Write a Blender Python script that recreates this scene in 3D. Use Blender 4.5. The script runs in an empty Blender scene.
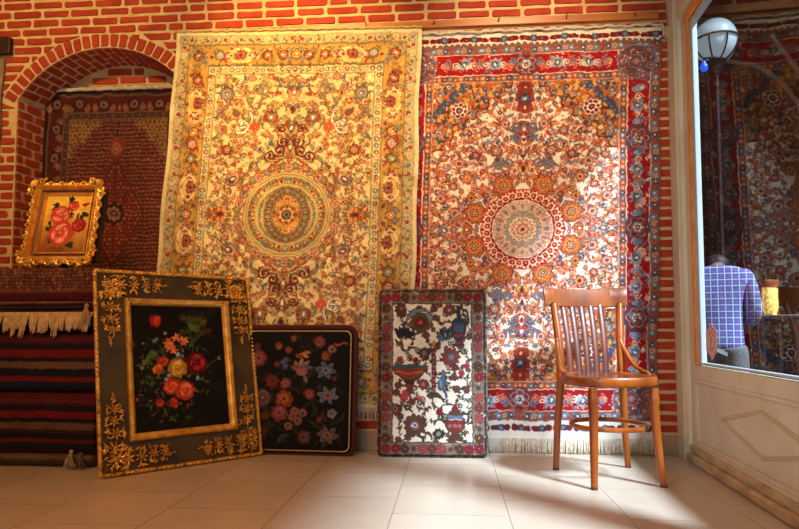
import bpy, bmesh, math, random
import numpy as np
from mathutils import Vector, Matrix

SC = bpy.context.scene
COL = SC.collection
PI = math.pi

# ------------------------------------------------------------------ colour
def lin(c):
    c = np.asarray(c, dtype=float) / 255.0
    return np.where(c <= 0.04045, c / 12.92, ((c + 0.055) / 1.055) ** 2.4)

def rgba(c):
    l = lin(c)
    return (float(l[0]), float(l[1]), float(l[2]), 1.0)

# ------------------------------------------------------------------ materials
def mat(name, col, rough=0.6, metal=0.0, col2=None, scale=8.0, bump=0.0, bscale=None,
        stretch=(1, 1, 1), spec=0.5, coat=0.0, lo=0.35, hi=0.65):
    m = bpy.data.materials.new(name)
    m.use_nodes = True
    nt = m.node_tree
    b = nt.nodes['Principled BSDF']
    b.inputs['Roughness'].default_value = rough
    b.inputs['Metallic'].default_value = metal
    b.inputs['Specular IOR Level'].default_value = spec
    b.inputs['Coat Weight'].default_value = coat
    b.inputs['Coat Roughness'].default_value = 0.12
    b.inputs['Base Color'].default_value = rgba(col)
    tc = nt.nodes.new('ShaderNodeTexCoord')
    mp = nt.nodes.new('ShaderNodeMapping')
    mp.inputs['Scale'].default_value = stretch
    nt.links.new(tc.outputs['Object'], mp.inputs['Vector'])
    if col2 is not None:
        n = nt.nodes.new('ShaderNodeTexNoise')
        n.inputs['Scale'].default_value = scale
        n.inputs['Detail'].default_value = 6
        nt.links.new(mp.outputs['Vector'], n.inputs['Vector'])
        r = nt.nodes.new('ShaderNodeValToRGB')
        r.color_ramp.elements[0].position = lo
        r.color_ramp.elements[1].position = hi
        r.color_ramp.elements[0].color = rgba(col)
        r.color_ramp.elements[1].color = rgba(col2)
        nt.links.new(n.outputs['Fac'], r.inputs['Fac'])
        nt.links.new(r.outputs['Color'], b.inputs['Base Color'])
    if bump:
        n2 = nt.nodes.new('ShaderNodeTexNoise')
        n2.inputs['Scale'].default_value = bscale or scale * 4
        n2.inputs['Detail'].default_value = 5
        nt.links.new(mp.outputs['Vector'], n2.inputs['Vector'])
        bp = nt.nodes.new('ShaderNodeBump')
        bp.inputs['Strength'].default_value = bump
        bp.inputs['Distance'].default_value = 0.004
        nt.links.new(n2.outputs['Fac'], bp.inputs['Height'])
        nt.links.new(bp.outputs['Normal'], b.inputs['Normal'])
    return m

def pile_mat(name, rough=0.9, spec=0.25, knot=900.0, coat=0.0, bump=0.25, var=0.12):
    """woven or painted surface: colour of each knot is stored on the mesh, fine thread noise on top"""
    m = bpy.data.materials.new(name)
    m.use_nodes = True
    nt = m.node_tree
    b = nt.nodes['Principled BSDF']
    b.inputs['Roughness'].default_value = rough
    b.inputs['Specular IOR Level'].default_value = spec
    b.inputs['Coat Weight'].default_value = coat
    b.inputs['Coat Roughness'].default_value = 0.15
    a = nt.nodes.new('ShaderNodeAttribute')
    a.attribute_name = 'knots'
    tc = nt.nodes.new('ShaderNodeTexCoord')
    n = nt.nodes.new('ShaderNodeTexNoise')
    n.inputs['Scale'].default_value = knot
    n.inputs['Detail'].default_value = 2
    nt.links.new(tc.outputs['Object'], n.inputs['Vector'])
    mr = nt.nodes.new('ShaderNodeMapRange')
    mr.inputs['To Min'].default_value = 1 - var
    mr.inputs['To Max'].default_value = 1 + var
    nt.links.new(n.outputs['Fac'], mr.inputs['Value'])
    mx = nt.nodes.new('ShaderNodeVectorMath')
    mx.operation = 'SCALE'
    nt.links.new(a.outputs['Color'], mx.inputs[0])
    nt.links.new(mr.outputs['Result'], mx.inputs['Scale'])
    nt.links.new(mx.outputs['Vector'], b.inputs['Base Color'])
    if bump:
        bp = nt.nodes.new('ShaderNodeBump')
        bp.inputs['Strength'].default_value = bump
        bp.inputs['Distance'].default_value = 0.002
        nt.links.new(n.outputs['Fac'], bp.inputs['Height'])
        nt.links.new(bp.outputs['Normal'], b.inputs['Normal'])
    return m

# ------------------------------------------------------------------ mesh helper
class MB:
    """collects shapes; build() links them as ONE mesh object"""
    def __init__(self):
        self.v = []; self.f = []; self.mi = []
        self.cur = 0
    def add(self, vs, fs):
        o = len(self.v)
        self.v += [tuple(map(float, p)) for p in vs]
        for q in fs:
            self.f.append(tuple(i + o for i in q)); self.mi.append(self.cur)
    def box(self, a, b, M=None):
        (x0, y0, z0), (x1, y1, z1) = a, b
        vs = [Vector(p) for p in ((x0,y0,z0),(x1,y0,z0),(x1,y1,z0),(x0,y1,z0),(x0,y0,z1),(x1,y0,z1),(x1,y1,z1),(x0,y1,z1))]
        if M is not None: vs = [M @ p for p in vs]
        self.add(vs, [(0,3,2,1),(4,5,6,7),(0,1,5,4),(1,2,6,5),(2,3,7,6),(3,0,4,7)])
    def bbox(self, a, b, r, M=None):
        """box with bevelled edges"""
        bm = bmesh.new()
        c = [(a[i] + b[i]) / 2 for i in range(3)]; s = [abs(b[i] - a[i]) for i in range(3)]
        bmesh.ops.create_cube(bm, size=1, matrix=Matrix.Translation(c) @ Matrix.Diagonal((*s, 1)))
        r = min(r, min(s) * 0.45)
        bmesh.ops.bevel(bm, geom=bm.edges[:], offset=r, segments=2, profile=0.5, affect='EDGES')
        vs = [(M @ v.co) if M is not None else v.co.copy() for v in bm.verts]
        bm.verts.index_update()
        self.add(vs, [tuple(v.index for v in f.verts) for f in bm.faces]); bm.free()
    def tube(self, pts, rad, n=10, caps=True, flat=None, closed=False, upref=None):
        """swept tube; rad number or list; flat=(a,b) multiplies the two cross axes"""
        P = [Vector(p) for p in pts]; k = len(P)
        rads = rad if isinstance(rad, (list, tuple)) else [rad] * k
        fa, fb = flat or (1, 1)
        rings = []; prev = None
        for i in range(k):
            if closed: t = P[(i + 1) % k] - P[i - 1]
            else: t = P[min(i + 1, k - 1)] - P[max(i - 1, 0)]
            t.normalize()
            if upref is not None:
                u = Vector(upref) - t * t.dot(Vector(upref))
            elif prev is None:
                u = t.orthogonal()
            else:
                u = prev - t * prev.dot(t)
            if u.length < 1e-6: u = t.orthogonal()
            u.normalize(); w = t.cross(u); prev = u
            rings.append([P[i] + (u * math.cos(2*PI*j/n) * fa + w * math.sin(2*PI*j/n) * fb) * rads[i] for j in range(n)])
        vs = [p for r in rings for p in r]; fs = []
        for i in range(k if closed else k - 1):
            a = i * n; b2 = ((i + 1) % k) * n
            for j in range(n):
                fs.append((a + j, a + (j + 1) % n, b2 + (j + 1) % n, b2 + j))
        if caps and not closed:
            fs.append(tuple(reversed(range(n)))); fs.append(tuple((k - 1) * n + j for j in range(n)))
        self.add(vs, fs)
    def ell(self, c, r, M=None, nu=8, nv=5):
        """ellipsoid of radii r at c; M an optional rotation (3x3)"""
        vs = []; fs = []
        for i in range(nv + 1):
            th = PI * i / nv
            for j in range(nu):
                ph = 2 * PI * j / nu
                p = Vector((r[0]*math.sin(th)*math.cos(ph), r[1]*math.sin(th)*math.sin(ph), r[2]*math.cos(th)))
                if M is not None: p = M @ p
                vs.append(Vector(c) + p)
        for i in range(nv):
            for j in range(nu):
                fs.append((i*nu+j, (i+1)*nu+j, (i+1)*nu+(j+1)%nu, i*nu+(j+1)%nu))
        self.add(vs, fs)
    def lathe(self, c, prof, n=24, M=None):
        vs = []; fs = []; k = len(prof)
        for (r, z) in prof:
            for j in range(n):
                p = Vector((r*math.cos(2*PI*j/n), r*math.sin(2*PI*j/n), z))
                if M is not None: p = M @ p
                vs.append(Vector(c) + p)
        for i in range(k - 1):
            for j in range(n):
                fs.append((i*n+j, i*n+(j+1)%n, (i+1)*n+(j+1)%n, (i+1)*n+j))
        fs.append(tuple(reversed(range(n)))); fs.append(tuple((k-1)*n+j for j in range(n)))
        self.add(vs, fs)
    def prism(self, poly, fn, h0, h1, inset=0.0):
        """polygon in (u,v), extruded from h0 to h1 through fn(u,v,h); top is shrunk by inset"""
        n = len(poly); cu = sum(p[0] for p in poly)/n; cv = sum(p[1] for p in poly)/n
        top = []
        for (u, v) in poly:
            d = math.hypot(u-cu, v-cv) or 1
            k = max(0, 1 - inset / d)
            top.append((cu + (u-cu)*k, cv + (v-cv)*k))
        mid = [((u*2+a)/3, (v*2+b)/3) for (u, v), (a, b) in zip(poly, top)]
        vs = [fn(u, v, h0) for u, v in poly] + [fn(u, v, h0+(h1-h0)*.7) for u, v in mid] + [fn(u, v, h1) for u, v in top]
        fs = []
        for L in (0, 1):
            for j in range(n):
                fs.append((L*n+j, L*n+(j+1)%n, (L+1)*n+(j+1)%n, (L+1)*n+j))
        fs.append(tuple(2*n+j for j in range(n)))
        self.add(vs, fs)
    def build(self, name, mats, parent=None, smooth=False, fix=True, origin=None):
        me = bpy.data.meshes.new(name)
        vs = self.v
        if origin is not None:
            vs = [(x-origin[0], y-origin[1], z-origin[2]) for x, y, z in vs]
        me.from_pydata(vs, [], self.f); me.update()
        mats = mats if isinstance(mats, (list, tuple)) else [mats]
        for m in mats: me.materials.append(m)
        if len(mats) > 1: me.polygons.foreach_set('material_index', self.mi)
        if fix:
            bm = bmesh.new(); bm.from_mesh(me)
            bmesh.ops.recalc_face_normals(bm, faces=bm.faces[:])
            bm.to_mesh(me); bm.free()
        if smooth:
            me.shade_smooth()
            if smooth != 'full':
                me.set_sharp_from_angle(angle=math.radians(40))
        o = bpy.data.objects.new(name, me); COL.objects.link(o)
        if origin is not None: o.location = origin
        if parent is not None: o.parent = parent
        return o

def thing(name, label, cat, loc=(0,0,0), rz=0, group=None):
    o = bpy.data.objects.new(name, None); COL.objects.link(o)
    o.location = loc; o.rotation_euler = (0, 0, rz)
    o['label'] = label; o['category'] = cat
    if group: o['group'] = group
    return o

def tag(o, label, cat, group=None, kind=None):
    o['label'] = label; o['category'] = cat
    if group: o['group'] = group
    if kind: o['kind'] = kind
    return o

def struct(o, label=None):
    o['kind'] = 'structure'
    if label: o['label'] = label; 
    return o

# ------------------------------------------------------------------ woven / painted sheet meshes
def sheet(name, canvas, fn, mats, thick=0.008, parent=None, border=0, back_n=(24, 24), edge_col=None, smooth=True):
    """dense front grid coloured knot by knot from canvas (rows x cols x 3, sRGB 0..255; row 0 = top);
    fn(u, v, w) gives the point: u 0..1 across, v 0..1 down, w = 0 front .. 1 back (vectorised)"""
    h, w, _ = canvas.shape
    U, V = np.meshgrid(np.linspace(0, 1, w), np.linspace(0, 1, h))
    P = np.stack(fn(U, V, np.zeros_like(U)), -1).reshape(-1, 3)
    C = lin(np.clip(canvas, 0, 255)).reshape(-1, 3)
    idx = np.arange(h * w).reshape(h, w)
    q = np.stack([idx[:-1, :-1], idx[1:, :-1], idx[1:, 1:], idx[:-1, 1:]], -1).reshape(-1, 4)
    # rim (perimeter) to the back
    per = np.concatenate([idx[0, :], idx[1:, -1], idx[-1, -2::-1], idx[-2:0:-1, 0]])
    pu, pv = U.reshape(-1)[per], V.reshape(-1)[per]
    n0 = h * w
    rim = []
    for ww in (0.5, 1.0):
        rim.append(np.stack(fn(pu, pv, np.full_like(pu, ww)), -1))
    k = len(per)
    r1 = n0 + np.arange(k); r2 = r1 + k
    a = per; b = np.roll(per, -1)
    q2 = np.stack([a, b, np.roll(r1, -1), r1], -1)
    q3 = np.stack([r1, np.roll(r1, -1), np.roll(r2, -1), r2], -1)
    bu, bv = np.meshgrid(np.linspace(0, 1, back_n[0]), np.linspace(0, 1, back_n[1]))
    B = np.stack(fn(bu, bv, np.ones_like(bu)), -1).reshape(-1, 3)
    o3 = n0 + 2 * k
    bi = o3 + np.arange(back_n[0]*back_n[1]).reshape(back_n[1], back_n[0])
    q4 = np.stack([bi[:-1, :-1], bi[:-1, 1:], bi[1:, 1:], bi[1:, :-1]], -1).reshape(-1, 4)
    allv = np.concatenate([P] + rim + [B]); allq = np.concatenate([q, q2, q3, q4])
    ec = C[per] if edge_col is None else np.tile(lin(edge_col), (k, 1))
    bc = np.tile(C.mean(0) * 0.8 if edge_col is None else lin(edge_col), (len(B), 1))
    allc = np.concatenate([C, ec, ec, bc])
    me = bpy.data.meshes.new(name)
    me.vertices.add(len(allv)); me.vertices.foreach_set('co', allv.astype(np.float32).ravel())
    me.loops.add(allq.size); me.loops.foreach_set('vertex_index', allq.astype(np.int32).ravel())
    me.polygons.add(len(allq))
    me.polygons.foreach_set('loop_start', np.arange(0, allq.size, 4, dtype=np.int32))
    me.polygons.foreach_set('loop_total', np.full(len(allq), 4, dtype=np.int32))
    me.update(calc_edges=True)
    at = me.color_attributes.new('knots', 'FLOAT_COLOR', 'POINT')
    at.data.foreach_set('color', np.concatenate([allc, np.ones((len(allc), 1))], 1).astype(np.float32).ravel())
    mats = mats if isinstance(mats, (list, tuple)) else [mats]
    for m in mats: me.materials.append(m)
    if smooth: me.shade_smooth()
    me.validate()
    o = bpy.data.objects.new(name, me); COL.objects.link(o)
    if parent is not None: o.parent = parent
    return o
# ------------------------------------------------------------------ pattern weaver
class Cv:
    """small raster 'loom' in design units; s = knots per unit"""
    def __init__(self, w, h, s, bg):
        self.s = s; self.nw = int(round(w*s)); self.nh = int(round(h*s)); self.w = w; self.h = h
        self.a = np.empty((self.nh, self.nw, 3)); self.a[:] = bg
        self.X, self.Y = np.meshgrid((np.arange(self.nw)+.5)/s, (np.arange(self.nh)+.5)/s)
    def put(self, x0, y0, x1, y1, fn, col, al=1.0):
        s = self.s
        i0 = max(0, int((y0)*s)-1); i1 = min(self.nh, int((y1)*s)+2)
        j0 = max(0, int((x0)*s)-1); j1 = min(self.nw, int((x1)*s)+2)
        if i0 >= i1 or j0 >= j1: return
        d = fn(self.X[i0:i1, j0:j1], self.Y[i0:i1, j0:j1])
        c = (np.clip(.5 - d*s, 0, 1) * al)[..., None]
        self.a[i0:i1, j0:j1] = self.a[i0:i1, j0:j1]*(1-c) + np.asarray(col, float)*c
    def rect(self, x0, y0, x1, y1, col, al=1.0):
        self.put(x0, y0, x1, y1, lambda X, Y: np.maximum(np.maximum(x0-X, X-x1), np.maximum(y0-Y, Y-y1)), col, al)
    def disc(self, x, y, r, col, al=1.0):
        self.put(x-r, y-r, x+r, y+r, lambda X, Y: np.hypot(X-x, Y-y)-r, col, al)
    def ell(self, x, y, rx, ry, ang, col, al=1.0):
        R = max(rx, ry); ca, sa = math.cos(ang), math.sin(ang)
        def f(X, Y):
            u = (X-x)*ca+(Y-y)*sa; v = -(X-x)*sa+(Y-y)*ca
            return (np.sqrt((u/rx)**2+(v/ry)**2)-1)*min(rx, ry)
        self.put(x-R, y-R, x+R, y+R, f, col, al)
    def petal(self, x, y, R, n, amp, ph, col, al=1.0):
        def f(X, Y):
            t = np.arctan2(Y-y, X-x)
            return np.hypot(X-x, Y-y) - R*(1-amp+amp*np.abs(np.cos((t-ph)*n/2)))
        self.put(x-R, y-R, x+R, y+R, f, col, al)
    def ring(self, x, y, r, w, col, al=1.0):
        self.put(x-r-w, y-r-w, x+r+w, y+r+w, lambda X, Y: np.abs(np.hypot(X-x, Y-y)-r)-w/2, col, al)
    def line(self, pts, w, col, al=1.0):
        for (ax, ay), (bx, by) in zip(pts[:-1], pts[1:]):
            dx, dy = bx-ax, by-ay; L = dx*dx+dy*dy+1e-9
            def f(X, Y):
                t = np.clip(((X-ax)*dx+(Y-ay)*dy)/L, 0, 1)
                return np.hypot(X-ax-t*dx, Y-ay-t*dy)-w/2
            self.put(min(ax, bx)-w, min(ay, by)-w, max(ax, bx)+w, max(ay, by)+w, f, col, al)
    def leaf(self, x, y, L, W, ang, col, bend=0.0, al=1.0):
        ca, sa = math.cos(ang), math.sin(ang)
        def f(X, Y):
            u = ((X-x)*ca+(Y-y)*sa)/L; v = (-(X-x)*sa+(Y-y)*ca)/L
            v = v - bend*(u*u-.5)
            return np.maximum(np.abs(v)*L - W*np.clip(1-u*u, 0, 1)**.8, (np.abs(u)-1)*L)
        R = L*(1+abs(bend))
        self.put(x-R, y-R, x+R, y+R, f, col, al)
    def poly(self, pts, col, al=1.0):
        pts = np.asarray(pts, float)
        def f(X, Y):
            inside = np.zeros(X.shape, bool); d = np.full(X.shape, 1e9)
            n = len(pts)
            for i in range(n):
                ax, ay = pts[i]; bx, by = pts[(i+1) % n]
                c = ((ay > Y) != (by > Y)) & (X < (bx-ax)*(Y-ay)/((by-ay) or 1e-9)+ax)
                inside ^= c
                L = (bx-ax)**2+(by-ay)**2+1e-9
                t = np.clip(((X-ax)*(bx-ax)+(Y-ay)*(by-ay))/L, 0, 1)
                d = np.minimum(d, np.hypot(X-ax-t*(bx-ax), Y-ay-t*(by-ay)))
            return np.where(inside, -d, d)
        self.put(pts[:, 0].min(), pts[:, 1].min(), pts[:, 0].max(), pts[:, 1].max(), f, col, al)
    # ---- motifs
    def scroll(self, x, y, r, ang, d, col, w=1.0, turns=1.25):
        """spiral tendril starting at its outer end (x,y)"""
        cx, cy = x+r*math.cos(ang), y+r*math.sin(ang)
        pts = []
        k = 14
        for i in range(k+1):
            t = i/k; rr = r*(1-.8*t); a = ang+PI+d*t*turns*2*PI
            pts.append((cx+rr*math.cos(a), cy+rr*math.sin(a)))
        self.line(pts, w, col)
        self.disc(pts[-1][0], pts[-1][1], w*.9, col)
    def rosette(self, x, y, R, pal, n=8, ph=0.0, out=None):
        if out is not None: self.petal(x, y, R+.9, n, .22, ph, out)
        self.petal(x, y, R, n, .28, ph, pal[0])
        self.petal(x, y, R*.68, n, .3, ph+PI/n, pal[1])
        self.disc(x, y, R*.4, pal[2])
        self.disc(x, y, R*.17, pal[3])
    def palmette(self, x, y, R, ang, pal, out=None):
        """lotus head opening towards ang"""
        ca, sa = math.cos(ang), math.sin(ang)
        k = 7
        for pas in (0, 1):
            for i in range(k):
                b = ang+(i-(k-1)/2)*.48
                L = R*(1-.055*abs(i-(k-1)/2)**1.6)
                cx, cy = x+math.cos(b)*L*.5, y+math.sin(b)*L*.5
                if pas == 0:
                    if out is not None: self.leaf(cx, cy, L*.6+.8, R*.2+.8, b, out)
                else: self.leaf(cx, cy, L*.58, R*.2, b, pal[i % 2])
        self.ell(x+ca*R*.32, y+sa*R*.32, R*.42, R*.3, ang, pal[2])
        self.ell(x+ca*R*.3, y+sa*R*.3, R*.24, R*.15, ang, pal[3])
        for s2 in (-1, 1):
            self.leaf(x-ca*R*.12-sa*s2*R*.45, y-sa*R*.12+ca*s2*R*.45, R*.42, R*.14, ang+s2*1.1+PI/2*0, pal[1], bend=.3*s2)
    def speck(self, rng, cols, n, x0, y0, x1, y1, r0=.5, r1=1.1, ok=None):
        for _ in range(n):
            x = rng.uniform(x0, x1); y = rng.uniform(y0, y1)
            if ok and not ok(x, y): continue
            c = rng.choice(cols)
            if rng.random() < .5: self.disc(x, y, rng.uniform(r0, r1), c)
            else: self.leaf(x, y, rng.uniform(r1, r1*2.2), rng.uniform(r0, r1)*.7, rng.uniform(0, PI), c, bend=rng.uniform(-.4, .4))

def poisson(rng, ok, w, h, d, tries=6000):
    pts = []
    for _ in range(tries):
        x, y = rng.uniform(0, w), rng.uniform(0, h)
        if ok(x, y) and all((x-a)**2+(y-b)**2 > d*d for a, b in pts): pts.append((x, y))
    return pts

def unfold(q):
    """quarter -> whole by mirroring right and down"""
    top = np.concatenate([q, q[:, ::-1]], 1)
    return np.concatenate([top, top[::-1]], 0)

def vines(c, rng, pts, col, w=.7, dmax=14, leafcols=None):
    for i, (x, y) in enumerate(pts):
        near = sorted(((x-a)**2+(y-b)**2, a, b) for a, b in pts[:i])[:2]
        for d2, a, b in near:
            if d2 > dmax*dmax: continue
            mx, my = (x+a)/2, (y+b)/2; k = rng.uniform(-.35, .35)
            px, py = mx-(b-y)*k, my+(a-x)*k
            P = [((1-t)**2*x+2*t*(1-t)*px+t*t*a, (1-t)**2*y+2*t*(1-t)*py+t*t*b) for t in (0, .2, .4, .6, .8, 1)]
            c.line(P, w, col)
            if leafcols:
                for t in (2, 3):
                    c.leaf(P[t][0]+rng.uniform(-1.5, 1.5), P[t][1]+rng.uniform(-1.5, 1.5), rng.uniform(1.6, 2.8), rng.uniform(.6, 1.1), rng.uniform(0, 2*PI), rng.choice(leafcols), bend=rng.uniform(-.5, .5))

# ---------------------------------------------------------------- rug 1: ivory and gold with a round medallion
def art_gold():
    rng = random.Random(5)
    W2, H2, S = 125, 187, 2.2
    ivory = (238, 214, 152); gold = (200, 152, 70); pale = (196, 176, 118)
    rust = (160, 66, 40); red = (186, 58, 38); blue = (92, 108, 124); slate = (122, 132, 130)
    olive = (128, 118, 62); brown = (88, 52, 38); pink = (212, 140, 106); green = (140, 146, 100); navy = (52, 58, 78); wine = (118, 40, 44)
    white = (246, 238, 214)
    c = Cv(W2, H2, S, ivory)
    cx, cy = W2, H2
    # field scatter -------------------------------------------------
    def okf(x, y):
        return x > 47 and y > 47.5 and math.hypot((x-cx), (y-cy)) > 54
    P = poisson(rng, okf, W2, H2, 6.3, 12000)
    vines(c, rng, P, (188, 160, 100), .55, 16, [olive, rust, green, (200, 150, 90)])
    pals = [((190, 120, 80), (226, 180, 120), rust, navy), (rust, (216, 150, 100), olive, white), (slate, (200, 190, 150), rust, navy),
            ((200, 150, 60), (232, 200, 120), red, brown), (pink, (236, 200, 160), wine, white), (olive, (190, 180, 110), blue, white)]
    for i, (x, y) in enumerate(P):
        t = rng.random(); p = rng.choice(pals)
        if t < .42: c.rosette(x, y, rng.uniform(1.8, 3.4), p, rng.choice((5, 6, 8)), rng.random(), out=rng.choice([(150, 100, 70), (176, 140, 90), None]))
        elif t < .68: c.palmette(x, y, rng.uniform(3.0, 4.8), rng.choice((PI/2, -PI/2, 0, PI, .8, 2.3)), p, out=(130, 84, 56))
        elif t < .86: c.scroll(x, y, rng.uniform(2.2, 3.8), rng.uniform(0, 6.3), rng.choice((-1, 1)), rng.choice([rust, brown, olive, wine, (190, 150, 90)]), .8)
        else:
            c.leaf(x, y, 4, 1.4, rng.uniform(0, 6), rng.choice([rust, blue, olive]), .4)
    c.speck(rng, [rust, olive, slate, (200, 150, 80), pink, navy], 520, 46, 47, W2, H2, .4, .85, okf)
    for _ in range(80):
        x, y = rng.uniform(47, W2), rng.uniform(48, H2)
        if okf(x, y): c.scroll(x, y, rng.uniform(1.6, 3), rng.uniform(0, 6.3), rng.choice((-1, 1)), rng.choice([(176, 130, 80), rust, olive, (150, 110, 80)]), .7)
    # corner sprays: big white C-scrolls with a palmette
    for (x, y, r, a, d) in ((82, 84, 11, 2.2, 1), (70, 104, 9, -.9, -1)):
        c.scroll(x, y, r, a, d, brown, 3.0, .75); c.scroll(x, y, r, a, d, white, 2.0, .75)
    c.palmette(66, 82, 11, PI/4, ((196, 150, 90), (222, 186, 120), rust, blue), out=(140, 90, 60))
    c.rosette(57, 65, 7, (slate, pink, blue, white), 8, 0, out=brown)
    c.rosette(88, 99, 5.5, ((222, 80, 40), (236, 110, 60), red, (240, 190, 90)), 8, 0)
    c.palmette(62, 187, 10, PI, ((212, 90, 50), (232, 160, 90), rust, navy), out=brown)
    c.palmette(72, 150, 9, PI*.8, (slate, (206, 150, 110), wine, white), out=brown)
    c.palmette(104, 92, 9, -PI/2, ((180, 130, 70), rust, slate, white), out=brown)
    c.rosette(62, 122, 5, (rust, pink, olive, white), 8, .3, out=brown)
    # axis: palmette column above the medallion
    for (y, R, p) in ((66, 8, (rust, pink, slate, white)), (84, 9, (slate, (220, 190, 120), rust, navy)), (103, 10, (rust, (214, 170, 90), blue, white)), (122, 9, (wine, pink, olive, white))):
        c.palmette(cx, y, R, -PI/2, p, out=brown)
    for (x, y, r, a, d) in ((112, 112, 6, .3, -1), (110, 100, 5, .2, 1), (108, 126, 7, -.5, -1), (102, 133, 6, -.8, 1)):
        c.scroll(x, y, r, a, d, brown, 1.8); c.scroll(x, y, r, a, d, wine, 1.0)
    # medallion
    for k in range(15):
        a = k/14*PI/2+PI
        c.rosette(cx+math.cos(a)*(47.4+(k%2)*1.6), cy+math.sin(a)*(47.4+(k%2)*1.6), 3.0+(k%3)*.6, pals[(k*5) % 6], 6, a, out=(150, 100, 66))
    c.disc(cx, cy, 43.3, (176, 96, 60)); c.disc(cx, cy, 42.5, (218, 196, 130)); c.ring(cx, cy, 40.2, .8, olive)
    c.disc(cx, cy, 39.4, (206, 190, 120))
    for k in range(9):
        a = PI+(k+.0)/8*PI/2
        c.palmette(cx+math.cos(a)*32, cy+math.sin(a)*32, 4.6, a, pals[(k*2+1) % 6], out=(120, 90, 60))
    for k in range(16):
        a = PI+(k+.5)/16*PI/2
        c.leaf(cx+math.cos(a)*36.5, cy+math.sin(a)*36.5, 2.4, .9, a+1, rng.choice([olive, rust, slate]), .4)
        c.leaf(cx+math.cos(a)*26.5, cy+math.sin(a)*26.5, 2.2, .8, a+.6, rng.choice([olive, rust, blue]), .4)
    c.ell(cx, cy, 22.6, 28.6, 0, (130, 90, 60)); c.ell(cx, cy, 22, 28, 0, (190, 160, 108))
    for k in range(12):
        a = PI+k/11*PI/2
        c.rosette(cx+math.cos(a)*18.3, cy+math.sin(a)*24.1, 2.4+(k%2)*.7, pals[(k*3+2) % 6], 5, a, out=(120, 70, 50))
    c.ell(cx, cy, 14, 20, 0, brown); c.ell(cx, cy, 13.2, 19.2, 0, (214, 172, 80))
    c.speck(rng, [rust, wine, olive, pink], 60, cx-13, cy-19, cx, cy, .5, 1, lambda x, y: ((x-cx)/12)**2+((y-cy)/18)**2 < 1)
    c.petal(cx, cy, 10, 8, .35, 0, rust); c.petal(cx, cy, 8, 8, .3, PI/8, (226, 186, 100))
    c.disc(cx, cy, 5, navy); c.disc(cx, cy, 3.6, slate); c.disc(cx, cy, 1.8, wine)
    # borders ---------------------------------------------------------
    def frame_band(d0, d1, col):
        c.rect(d0, d0*.96, W2+2, d1, col); c.rect(d0, d0*.96, d1, H2+2, col)
    frame_band(0, 4, (232, 214, 160))
    frame_band(4, 14, pale)
    for k in range(15):                       # scalloped outer guard
        for (x, y) in ((8+k*8.6, 9), (9, 8+k*8.6), (9, 8+(k+15)*8.6)):
            cc = (slate, rust, (196, 176, 120), olive)[k % 4]
            c.disc(x, y, 4.2, (156, 140, 110)); c.disc(x, y, 3.6, (214, 196, 144)); c.petal(x+rng.uniform(-.6,.6), y, 2.6, rng.choice((4,5,6)), .45, rng.random()*3, cc); c.leaf(x+3, y+2.4, 2.4, .8, rng.uniform(0,3), rng.choice([slate, olive, rust]), .5)
    frame_band(14, 15, (120, 104, 70))
    # main gold band
    c.rect(15, 15, W2+2, 36, gold); c.rect(15, 15, 36, H2+2, gold)
    frame_band(36, 37, (120, 100, 60))
    c.rect(37, 37, W2+2, 44, (218, 204, 146)); c.rect(37, 37, 44, H2+2, (218, 204, 146))
    c.rect(44, 44, W2+2, 45.2, (150, 130, 70)); c.rect(44, 44, 45.2, H2+2, (150, 130, 70))
    okb = lambda x, y: 15.5 < min(x, y) < 35.5 and x > 15 and y > 15
    c.speck(rng, [rust, olive, slate, pink, (226, 200, 120), wine, blue], 700, 15, 15, W2, H2, .6, 1.2, okb)
    for k in range(170):
        t_ = rng.uniform(17, 185); u_ = rng.uniform(17, 34)
        x, y = (t_, u_) if k % 5 < 2 else (u_, t_)
        c.scroll(x, y, rng.uniform(1.6, 3), rng.uniform(0, 6), rng.choice((-1, 1)), rng.choice([slate, rust, olive, (230, 200, 130), wine, (150, 110, 60)]), .75)
    def cart(x, y, hor):
        rx, ry = (17, 8) if hor else (8, 17)
        c.ell(x, y, rx, ry, 0, (226, 190, 110)); 
        for s in (-1, 1):
            ex, ey = (x+s*13, y) if hor else (x, y+s*13)
            c.petal(ex, ey, 4.6, 6, .4, 0, wine); c.petal(ex, ey, 3, 6, .3, 0, pink); c.disc(ex, ey, 1.2, slate)
            for s2 in (-1, 1):
                qx, qy = (x+s*7, y+s2*6.5) if hor else (x+s2*6.5, y+s*7)
                c.line([(x+(s*2 if hor else s2*7), y+(s2*7.5 if hor else s*2)), (qx, qy), (ex, ey)], 1.3, (240, 226, 180))
        c.palmette(x, y+ (2 if hor else 0), 7.5, -PI/2 if hor else 0, (slate, rust, (200, 60, 40), navy), out=wine)
    cart(68, 25.5, True); cart(25.5, 74, False); cart(25.5, 160, False)
    for (x, y) in ((25, 25), (96, 25), (112, 25), (125, 25), (25.5, 104), (25.5, 116), (25.5, 131), (25.5, 187), (47, 25), (25.5, 50)):
        c.rosette(x, y, 5, rng.choice(pals), 6, .4, out=brown); c.disc(x, y, 1.3, white)
        for s in (-1, 1):
            c.leaf(x+s*5, y+s*5, 4, 1.6, .7*s, rng.choice([slate, rust, olive]), .4)
    for k in range(20):
        for (x, y) in ((41+k*6.4, 40.4), (40.4, 41+k*6.4), (40.4, 41+(k+20)*6.4)):
            c.petal(x, y, 2.7, 6, .35, k, (slate, rust, pink, olive)[k % 4]); c.disc(x, y, .9, white)
    c.speck(rng, [rust, olive, slate, pink, wine, (200, 150, 80), brown], 900, 4, 4, W2, H2, .4, .9, lambda x, y: min(x, y) < 44)
    return weave(unfold(c.a), 1.1, 6, .05, 1, mute=.06)

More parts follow.
